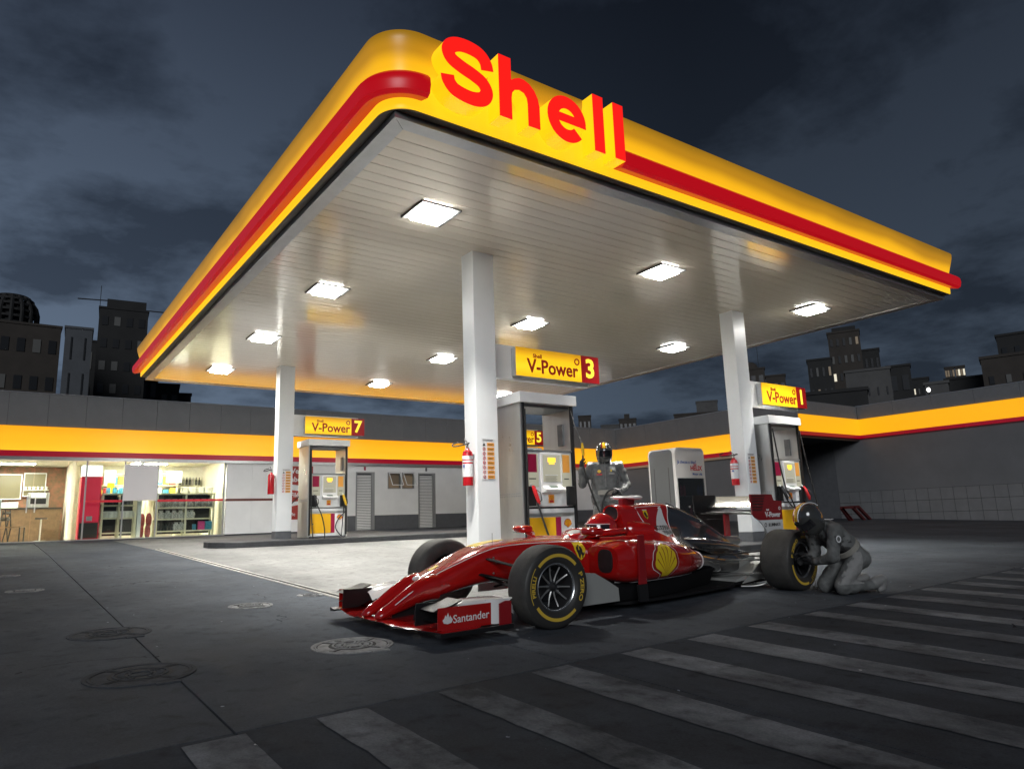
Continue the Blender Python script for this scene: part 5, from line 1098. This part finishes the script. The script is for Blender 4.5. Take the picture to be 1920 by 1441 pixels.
# driver
dv=thing('person','racing driver in a glossy red helmet with dark visor seated in the car','person'); dv.matrix_world=car.matrix_world.copy()
H=MB().ell((-1.345,0,.665),(.172,.138,.150),28,18).build('helmet','helmet_red',dv,smooth=True)
vz_=[]
for zz_ in np.linspace(.635,.705,5):
    row=[]
    for a in np.linspace(-78,78,21):
        k=math.sqrt(max(0,1-((zz_-.665)/.150)**2)); row.append((-1.345+.176*k*math.cos(R(a)),.142*k*math.sin(R(a)),zz_))
    vz_.append(row)
MB().loft(vz_,cap=False,closed=False).build('visor','visor',dv,smooth=True)
MB().tube([(-1.345+.178*math.cos(R(a))*.965,.144*math.sin(R(a))*.965,.712) for a in np.linspace(-80,80,17)],.004,6).build('helmet_stripe','pin_white',dv)
MB().loft([sec(-1.38,0,.05,.5,.56,2,16)]+[[(-1.36+.09*math.cos(a)*k,.19*math.sin(a)*k,z) for a in np.linspace(0,2*math.pi,17)[:-1]] for z,k in ((.50,1.0),(.545,.95),(.575,.6),(.60,.4))] if False else [[(-1.36+.10*math.cos(a)*k,.185*math.sin(a)*k,z) for a in np.linspace(0,2*math.pi,17)[:-1]] for z,k in ((.40,1.0),(.53,1.0),(.56,.7),(.60,.45))]).build('torso','driver_suit',dv,smooth=True)
# ================================================================== people
pm('suit_grey',(.125,.13,.127),.72,var=.35,vscale=9,bump=.9,bscale=11); pm('suit_dark',(.05,.05,.05),.75); pm('suit_light',(.22,.22,.215),.7,bump=.4,bscale=14); pm('suit_white',(.62,.63,.64),.6); pm('belt_tan',(.26,.25,.22),.7,bump=.3,bscale=40); pm('glove_black',(.015,.015,.016),.6,bump=.3,bscale=60); pm('boot_grey',(.20,.20,.195),.6,bump=.3,bscale=30); pm('helmet_black',(.045,.046,.044),.15,coat=1.0); pm('helmet_yellow',(.75,.42,.02),.25,coat=.6)
def cap(mb,a,b,ra,rb,n=14,flat=1.0):
    """tapered capsule"""
    a=Vector(a); b=Vector(b); d=(b-a); L=d.length; d.normalize(); pts=[]; rs=[]
    for k in range(5): t=k/4*math.pi/2; pts.append(a-d*ra*math.cos(t)); rs.append(max(ra*math.sin(t),.002))
    for k in range(1,6): t=k/5*math.pi/2; pts.append(b+d*rb*math.sin(t)); rs.append(max(rb*math.cos(t),.002))
    return mb.tube(pts,rs,n)
DG=None
def remeshed(mb,name,mt,parent,vox,it=6,folds=False,panel=None):
    o=bpy.data.objects.new(name,mb.mesh(name,mt)); COL.objects.link(o)
    r=o.modifiers.new('r','REMESH'); r.mode='VOXEL'; r.voxel_size=vox; s=o.modifiers.new('s','SMOOTH'); s.iterations=it; s.factor=.5
    if folds:
        for sz,stn,kind in ((.11,.022,'CLOUDS'),(.05,.016,'CLOUDS'),(.09,.012,'MARBLE')):
            tx=bpy.data.textures.new('cloth_fold',kind); tx.noise_scale=sz
            if kind=='MARBLE': tx.turbulence=7.0
            d=o.modifiers.new('d','DISPLACE'); d.texture=tx; d.strength=stn; d.mid_level=.5; d.texture_coords='LOCAL'
        s2=o.modifiers.new('s2','SMOOTH'); s2.iterations=1; s2.factor=.5
    dg=bpy.context.evaluated_depsgraph_get(); me=bpy.data.meshes.new_from_object(o.evaluated_get(dg)); me.name=name
    me.polygons.foreach_set('use_smooth',[True]*len(me.polygons)); me.materials.clear(); me.materials.append(MATS[mt])
    if panel:
        for pm_ in panel[0]: me.materials.append(MATS[pm_])
        for p_ in me.polygons: p_.material_index=panel[1](p_.center,p_.normal)
    bpy.data.objects.remove(o); return inst(name,me,parent)
def hand(parent,w_,d,n_,curl,side=1):
    """glove: w_ wrist point, d finger direction, n_ palm normal (fingers curl towards it)"""
    w_=Vector(w_); d=Vector(d).normalized(); n_=Vector(n_); n_=(n_-d*n_.dot(d)).normalized(); s=d.cross(n_)*side; mb=MB()
    cap(mb,w_-d*.03,w_+d*.02,.034,.034); cap(mb,w_+d*.02+s*.018,w_+d*.075+s*.022,.028,.026); cap(mb,w_+d*.02-s*.018,w_+d*.075-s*.022,.028,.024)
    for k,(o_,l) in enumerate(((.033,.9),(.011,1.0),(-.011,.95),(-.032,.78))):
        p=w_+d*.085+s*o_; dd=d.copy(); r_=.0105
        for seg,ln in enumerate((.040*l,.027*l,.022*l)):
            c=curl*(.5+.35*seg); q=Matrix.Rotation(0,3,'X'); dd=(d*math.cos(c*(seg+1)*.75)+n_*math.sin(c*(seg+1)*.75)); e=p+dd*ln; cap(mb,p,e,r_,r_*.92,10); p=e; r_*=.93
    p=w_+d*.03+s*.04; e=p+(d*.5+s*.65+n_*.55).normalized()*.045; cap(mb,p,e,.014,.012,10); cap(mb,e,e+(d*.8+n_*.6-s*.1*curl).normalized()*.032,.0115,.010,10)
    return remeshed(mb,'glove','glove_black',parent,.0062,3)
def race_helmet(parent,c,rot):
    """full-face helmet, facing local +x before rot"""
    c=Vector(c); rt=rot
    def tr(p): return tuple(c+rt@Vector(p))
    mb=MB(); rings=[]
    for z,rx,ry,off in ((-.155,.075,.075,-.005),(-.145,.10,.09,.012),(-.10,.128,.108,.012),(-.04,.138,.118,.006),(.02,.138,.122,0),(.07,.126,.112,-.004),(.11,.096,.088,-.006),(.135,.055,.05,-.006),(.143,.01,.01,-.006)):
        rings.append([tr((off+rx*math.cos(a),ry*math.sin(a),z)) for a in np.linspace(0,2*math.pi,29)[:-1]])
    h=mb.loft(rings).build('helmet','helmet_black',parent,smooth=True,angle=60)
    v=[]
    for z in (-.045,-.02,.01,.038):
        k=1.02; v.append([tr((.004+.139*k*math.cos(R(a)),.120*k*math.sin(R(a)),z)) for a in np.linspace(-72,72,15)])
    MB().loft(v,cap=False,closed=False).build('visor','visor',parent,smooth=True)
    st_=[]
    for t in np.linspace(20,176,16):
        q=[]
        for y in (-.024,0,.024): q.append(tr((.147*math.cos(R(t))-.004,y,.148*math.sin(R(t))-.002+(.012 if t<30 else 0))))
        st_.append(q)
    MB().loft([s_ for s_,t in zip(st_,np.linspace(20,176,16)) if t>22],cap=False,closed=False).build('helmet_band','helmet_yellow',parent,smooth=True)
    for sg in (1,-1): MB().tube([tr((.149*math.cos(R(t))-.004,sg*.036,.147*math.sin(R(t))-.004)) for t in np.linspace(30,172,12)],.004,6).build('helmet_line','car_white' if sg>0 else 'helmet_red',parent)
# standing mechanic
pz=gz(7.62); st=thing('person','standing person in dark grey overalls and black helmet gripping a pump hose','person',(7.12,7.60,pz),(0,0,R(228)))
mb=MB()
for s in (1,-1):
    cap(mb,(0,s*.095,.92),(.02,s*.125,.52),.108,.075); cap(mb,(.02,s*.125,.52),(-.01,s*.135,.12),.078,.062); cap(mb,(0,s*.10,.94),(-.03,s*.09,.90),.12,.12)
for a,b,ra,rb in (((0,0,.95),(0,0,1.10),.125,.125),((0,.06,1.02),(0,.075,1.30),.118,.128),((0,-.06,1.02),(0,-.075,1.30),.118,.128),((0,.0,1.12),(0,0,1.36),.13,.135),((-.01,.09,1.40),(-.01,.19,1.41),.085,.08),((-.01,-.09,1.40),(-.01,-.19,1.41),.085,.08),((0,0,1.42),(.01,0,1.55),.075,.065)): cap(mb,a,b,ra,rb)
RA=[(-.01,-.205,1.40),(.06,-.335,1.17),(.17,-.335,1.385)]; LA=[(-.01,.205,1.40),(-.03,.305,1.14),(.15,.20,1.055)]
for P_ in (RA,LA): cap(mb,P_[0],P_[1],.075,.060); cap(mb,P_[1],P_[2],.062,.046)
mb.v=[(x*1.08,y*(1.0 if abs(y)>.24 or z<.98 else 1.10),z) for x,y,z in mb.v]; remeshed(mb,'body','suit_grey',st,.012,4,True,(('suit_white','suit_light'),lambda c,n:1 if (c.z>1.435 and n.z>.55 and abs(c.y)>.08) else 2 if (abs(c.y)>.165 and c.z<1.36 and abs(n.y)>.75 and abs(c.y)<.24 and c.z>.3) else 0))
hand(st,(.18,-.335,1.405),(.10,.06,1),(.2,1,.0),1.25,1); hand(st,(.165,.19,1.05),(.55,-.8,-.15),(.1,.1,-1),1.2,-1)
race_helmet(st,(.045,0,1.615),Matrix.Rotation(R(10),3,'Y'))
MB().loft([[(.152*math.cos(a)*k,.198*math.sin(a)*k,z) for a in np.linspace(0,2*math.pi,33)[:-1]] for z,k in ((1.0,.93),(1.005,.985),(1.065,.985),(1.07,.93))],cap=False).build('belt','belt_tan',st,smooth=True)
for s in (1,-1):
    o=MB().lathe([(.001,0),(.035,0),(.035,.03),(.001,.03)],16); 
    ft=MB(); cap(ft,(-.03,s*.135,.07),(.10,s*.145,.045),.055,.048); cap(ft,(.10,s*.145,.045),(.17,s*.15,.035),.046,.036); ft.v=[(x,y,max(z,.002)) for x,y,z in ft.v]; ft.build('boot','boot_grey',st,smooth=True)
MB().tube([(.138,0,1.46),(.146,0,1.30),(.140,0,1.12)],.005,6).build('zip','suit_light',st)
pz_=lambda y,z:.135-.8*(abs(y)-.07)**2
e=emblem(st,(.142,-.085,1.335),.045,rot=(0,0,R(90)),name='chest_badge',rim='orange_print',fan='shield_yellow'); MB().box(.136,.142,-.125,-.045,1.285,1.30).build('chest_text','print_red',st); MB().box(.136,.141,.05,.13,1.285,1.315).build('chest_patch','suit_light',st); MB().box(.136,.142,.075,.095,1.33,1.36).build('chest_badge','shield_yellow',st)
# hose in the hands of the standing mechanic
hz_=thing('fuel_hose','black fuel hose looped between pump and the hands of the standing mechanic','hose',(6.95,7.95,IZ(8)))
W2=st.matrix_basis if False else Matrix.LocRotScale(Vector((7.12,7.60,pz)),__import__('mathutils').Euler((0,0,R(228))),None)
hp_=[W2@Vector(p) for p in ((.19,-.30,1.62),(.21,-.31,1.47),(.24,-.28,1.30),(.26,-.18,.95),(.28,-.05,.62),(.30,.04,.42),(.30,.0,.35),(.28,-.08,.55),(.25,-.07,.85),(.24,.0,1.02),(.25,.10,1.075),(.27,.19,1.03),(.30,.26,.85),(.34,.30,.55),(.36,.32,.30),(.34,.40,.06))]
hr=Matrix.Translation(hz_.location).inverted()
MB().tube([hr@Vector(p) for p in catmull(hp_,8)],.013,8).build('hose_line','hose_rubber',hz_,smooth=True)
MB().tube([hr@(W2@Vector(p)) for p in ((.19,-.30,1.56),(.19,-.305,1.66),(.17,-.31,1.75))],[.02,.024,.014],10).build('nozzle','nozzle_yellow',hz_,smooth=True)
MB().tube([hr@(W2@Vector(p)) for p in ((.17,-.31,1.75),(.10,-.40,2.0),(.02,-.46,2.25))],.006,6).build('hose_tether','steel_dark',hz_,smooth=True)
# kneeling mechanic
kz=gz(4.0); kn=thing('person','kneeling person in grey overalls and helmet working on the rear wheel','person',(6.68,4.0,kz),(0,0,R(158)))
mb=MB()
for s in (1,-1):
    cap(mb,(.0,s*.125,.085),(-.22,s*.10,.315),.076,.104); cap(mb,(.0,s*.125,.072),(-.37,s*.115,.082),.070,.050); cap(mb,(-.24,s*.088,.335),(-.275,s*.085,.325),.112,.105)
for a,b,ra,rb in (((-.235,0,.365),(-.19,0,.45),.128,.120),((-.20,.05,.43),(-.02,.07,.575),.108,.112),((-.20,-.05,.43),(-.02,-.07,.575),.108,.112),((-.13,0,.52),(.0,0,.605),.118,.108),((.0,.08,.605),(.04,.16,.60),.084,.075),((.0,-.08,.605),(.04,-.16,.60),.084,.075),((.04,0,.63),(.12,0,.69),.070,.058)): cap(mb,a,b,ra,rb)
LA=[(.05,.175,.59),(.085,.17,.355),(.115,-.08,.315)]; RA=[(.05,-.165,.59),(.04,-.15,.40),(.10,-.16,.35)]
for P_ in (LA,RA): cap(mb,P_[0],P_[1],.070,.054); cap(mb,P_[1],P_[2],.056,.042)
remeshed(mb,'body','suit_grey',kn,.012,4,True,(('suit_light','suit_dark'),lambda c,n:1 if (abs(c.y)>.14 and abs(n.y)>.5 and .10<c.z<.40 and c.x<.06 and c.x>-.22) else 2 if (n.z<-.35 and c.z>.38) else 0))
hand(kn,(.12,-.105,.315),(.45,-.88,.02),(.6,.5,-.4),.7,1); hand(kn,(.11,-.175,.35),(.5,-.8,.1),(.6,.3,-.5),.8,-1)
race_helmet(kn,(.195,0,.735),Matrix.Rotation(R(44),3,'Y'))
# waistband across the back, side panels, boots standing on their toes
d_=Vector((.55,0,.60)).normalized(); n_=Vector((-d_.z,0,d_.x)); c0=Vector((-.175,0,.435))
MB().loft([[tuple(c0+d_*t+n_*(.136*math.cos(a)*k)+Vector((0,.172*math.sin(a)*k,0))) for a in np.linspace(0,2*math.pi,29)[:-1]] for t,k in ((-.028,.93),(-.024,.99),(.024,.99),(.028,.93))],cap=False).build('belt','belt_tan',kn,smooth=True)
for s in (1,-1):
    ft=MB(); cap(ft,(-.37,s*.115,.095),(-.465,s*.115,.125),.052,.048); cap(ft,(-.465,s*.115,.125),(-.465,s*.115,.045),.045,.034); cap(ft,(-.465,s*.115,.045),(-.43,s*.115,.03),.034,.028); ft.v=[(x,y,max(z,.002)) for x,y,z in ft.v]; remeshed(ft,'boot','boot_grey',kn,.010,3)
    MB().loft([[tuple(Vector((x,s*y,z))) for x,y,z in ((a+.035,.150+k*.045,b+.03),(a,.178+k*.035,b),(a-.035,.160+k*.04,b-.03))] for a,b,k in ((.055,.13,.1),(-.05,.22,.35),(-.15,.31,.55),(-.23,.40,.65))],cap=False,closed=False).build('leg_panel','suit_light',kn,smooth=True) if False else None
o=MB().lathe([(.022,0),(.022,.003),(.034,.003),(.034,0)],20,lambda a,b,h:(.065+a*.8,.243+h,.53+b),closed=True).build('sleeve_badge','suit_white',kn)
text('back_text','ILUMINATI',.05,'suit_white',kn,(.03,.02,.715),rot=(R(12),0,R(90)),bold=.01)

# ================================================================== city behind
pm('city_dark',(.022,.022,.022),.85,var=.25,vscale=.4); pm('city_brown',(.045,.038,.032),.85,var=.25,vscale=.4); pm('city_pale',(.09,.088,.086),.85,var=.2,vscale=.5); pm('city_grey',(.085,.092,.102),.85,var=.15,vscale=.5); pm('city_window',(.015,.016,.018),.3); pm('city_blind',(.10,.10,.095),.6)
glow('window_lit',(1,.92,.72),.75); glow('window_dim',(.55,.42,.28),.16); glow('window_cool',(.75,.85,1),.5); glow('street_lamp_glow',(1,.98,.9),6.0)
K=1.8
WM={}
def wmesh(w_,h_,mt):
    k=(round(w_,2),round(h_,2),mt)
    if k not in WM: WM[k]=MB().box(-w_/2,w_/2,-.12,.0,-h_/2,h_/2).mesh('window',mt)
    return WM[k]
def tower(x,y,zt,wd,ang,mt,label,dp=None,nx=0,nz=0,ww=.55,wh=.5,lit=0,name='city_building',topdz=0,zlow=3.0,side=0,extra=None):
    x*=K;y*=K;wd*=K; H=(zt-.94)*K+.94; dp=dp or wd*.8
    t=thing(name,label,'building',(x,y,.7),(0,0,R(ang)),'city buildings behind the station'); h=H-.7
    MB().box(-wd/2,wd/2,0,dp,0,h).build('wall',mt,t); MB().box(-wd/2-.15,wd/2+.15,-.15,dp+.15,h,h+.35).build('roof_edge',mt,t)
    if nx:
        sx=wd/nx; sz=(h-zlow)/nz; rnd=random.Random(label)
        for i in range(nx):
            for j in range(nz):
                q=rnd.random(); wmt='window_lit' if q<lit*.35 else 'window_dim' if q<lit else 'city_blind' if q<lit+.25 else 'city_window'
                o=inst('window',wmesh(sx*ww,sz*wh,wmt),t,(-wd/2+sx*(i+.5),0,zlow+sz*(j+.45)))
        if side:
            ns=side; sy=dp/ns
            for sg in (-1,1):
                for i in range(ns):
                    for j in range(nz):
                        if rnd.random()<.5: inst('window',wmesh(sy*ww,sz*wh,'city_window'),t,(sg*wd/2,sy*(i+.5),zlow+sz*(j+.45)),(0,0,R(90*sg)))
    if extra: extra(t,wd,dp,h)
    return t
def crown(t,wd,dp,h):
    cx_=-.6; 
    for k,(r_,z) in enumerate(((3.6,.3),(3.6,1.3),(3.55,2.3),(3.35,3.3),(2.9,4.2),(2.2,4.8))): MB().lathe([(r_-.25,z),(r_-.25,z+.35),(r_,z+.35),(r_,z)],28,lambda a,b,q:(a+cx_,b+4,h+q),closed=True).build('crown_ring','city_dark',t)
    for k in range(16):
        a=2*math.pi*k/16; MB().tube([(cx_+r_*math.cos(a),4+r_*math.sin(a),h+z) for r_,z in ((3.5,.3),(3.5,2.4),(3.2,3.5),(2.2,4.9))],.28,6).build('crown_post','city_dark',t)
    MB().lathe([(.01,0),(2.9,0),(2.9,3.2),(2.3,4.3),(.01,4.4)],24,lambda a,b,q:(a+cx_,b+4,h+q)).build('crown_core','city_dark',t)
    for k in range(5): MB().lathe([(.35,0),(.35,.25),(.6,.25),(.6,0)],12,lambda a,b,q,k=k:(4.1+k*.75,3+q,h+.55+b),closed=True).build('roof_ring','city_dark',t)
tower(-.2,70,18.3,6.6,0,'city_brown','dark block with a ringed round crown at the left edge of the skyline',nx=6,nz=5,ww=.5,wh=.36,lit=.0,extra=crown)
tower(4.15,65.9,17.4,1.9,-4,'city_grey','narrow pale grey wing beside the crowned block on the left',dp=6,nx=2,nz=5,ww=.12,wh=.62)
def btop(t,wd,dp,h):
    MB().box(-wd*.36,wd*.45,.5,dp-.5,h+.35,h+2.0).build('roof_house','city_dark',t); MB().tube([(-wd*.5,1,h),(-wd*.5,1,h+4.5)],.06,6).build('mast','city_dark',t); MB().bar((-wd*.95,1,h+1.6),(-wd*.3,1,h+1.8),.18,.18).build('roof_beam','city_dark',t); MB().bar((wd*.45,1,h+.6),(wd*.95,1,h+.6),.18,.18).build('roof_beam','city_dark',t)
tower(8.8,79.5,23.3,4.4,-6,'city_dark','black tower with a stepped roof left of the canopy',nx=4,nz=9,ww=.5,wh=.4,extra=btop)
tower(6.9,84,20.7,2.6,-5,'city_dark','low black block behind the pale grey wing at left',nx=2,nz=5)
tower(12.4,86,21.2,1.9,-8,'city_dark','black block directly right of the stepped tower',nx=2,nz=6)
tower(14.5,88.8,17.6,3.1,-9,'city_dark','low dark block under the left canopy corner',nx=3,nz=4,lit=.12); tower(17.0,90.4,16.9,1.4,-11,'city_dark','smallest dark block at the right end of the left skyline',nx=1,nz=3)
tower(93.2,104.5,20.6,2.5,-42,'city_brown','small brown tower just right of the nearest pump',nx=3,nz=6,ww=.45,wh=.4); tower(103.7,108.4,19.8,3.8,-44,'city_pale','low pale block above the yellow band behind the standing person',nx=5,nz=6,ww=.4,wh=.55,lit=.2); tower(106.4,105.8,20.9,3.6,-45,'city_brown','brown block with a roof house behind the standing person',nx=4,nz=6,lit=.05,extra=lambda t,w_,d,h:MB().box(-1.2,.8,1,3,h,h+2.2).build('roof_house','city_brown',t))
tower(116.6,109.6,20.0,6.5,-47,'city_dark','long dark wooded-looking rise far behind the oil cabinet',nx=0); tower(86,68.6,17.5,3.1,-51,'city_pale','square pale block left of the right column',nx=2,nz=3,ww=.3,wh=.3); tower(82.3,65.2,15.1,10.2,-52,'city_brown','long low brown block above the wing roof left of the right column',nx=9,nz=3,ww=.4,wh=.4)
def dome(t,wd,dp,h): MB().lathe([(1.7,0),(1.7,.8),(1.4,1.5),(.7,2.0),(.01,2.1)],20,lambda a,b,q:(a-1.3,b+2.2,h+q)).build('dome','city_brown',t,smooth=True); MB().tube([(.5,2,h),(.5,2,h+7)],.05,6).build('mast','city_dark',t)
tower(74.0,51.1,18.0,1.8,-55,'city_brown','brown tower with a small dome right of the right column',nx=2,nz=6,lit=.1,extra=dome); tower(75.5,49.6,17.0,2.2,-56,'city_brown','brown block stepping down beside the domed tower',nx=3,nz=5)
tower(69.2,40.1,16.4,2.4,-60,'city_dark','dark block left of the tall lit tower on the right',nx=4,nz=6,ww=.35,wh=.4,lit=.12); tower(72.2,38.8,19.5,3.1,-62,'city_brown','tallest dark tower with few lit windows on the right skyline',nx=5,nz=9,ww=.4,wh=.42,lit=.3,extra=lambda t,w_,d,h:MB().box(-w_*.35,w_*.4,.5,d-.5,h+.35,h+1.2).build('roof_house','city_dark',t)); tower(75.0,37.8,17.6,2.1,-63,'city_dark','dark block right of the tallest lit tower',nx=4,nz=6,ww=.4,wh=.4,lit=.3)
tower(55.2,28.1,11.6,3.2,-63,'city_pale','plain pale block below the tallest lit tower',nx=5,nz=3,ww=.16,wh=.2,side=3); tower(65.3,30.4,13.4,1.9,-65,'city_dark','narrow black block right of the plain pale block',nx=2,nz=4); tower(86.9,38.4,15.6,2.2,-66,'city_dark','low dark block with scattered lights left of the twin towers',nx=5,nz=5,ww=.3,wh=.25,lit=.35)
tower(55.3,23.2,9.7,1.5,-67,'city_pale','small pale block with one dark window below the twin towers',nx=1,nz=1,ww=.5,wh=.3,zlow=9); tower(129.9,52.1,23.9,1.4,-68,'city_brown','left one of the two far lit towers',nx=4,nz=12,ww=.75,wh=.6,lit=.9); tower(130.5,50.7,23.9,1.4,-69,'city_brown','right one of the two far lit towers',nx=4,nz=12,ww=.75,wh=.6,lit=.9); tower(70,26.9,12.1,3.2,-69,'city_dark','flat black block under the two far lit towers',nx=0)
tower(56.9,19.1,11.1,3.0,-71,'city_brown','brown block at the right edge, lower one in front',nx=3,nz=3,ww=.3,wh=.2); tower(66.9,20.6,14.5,4.4,-73,'city_dark','dark block at the right edge, taller one behind',nx=5,nz=5,ww=.4,wh=.3,lit=.08)
tower(39.2,22.1,7.6,3.6,-61,'city_dark','long flat black roof just above the bay fascia',dp=4,nx=0); tower(48,35,9.6,1.6,-60,'city_grey','small grey block with a hatch above the bay corner',nx=1,nz=1,ww=.6,wh=.3,zlow=8)
# street lamp that shows as a bright point
sl=thing('street_lamp','single bright street lamp glowing above the right-hand roof','street lamp',(77.2,33.2,.7)); MB().tube([(0,0,0),(0,0,11.6)],.09,8).build('pole','city_dark',sl); MB().ell((0,0,12.0),(.17,.17,.22),14,10).build('lamp_head','street_lamp_glow',sl,smooth=True)
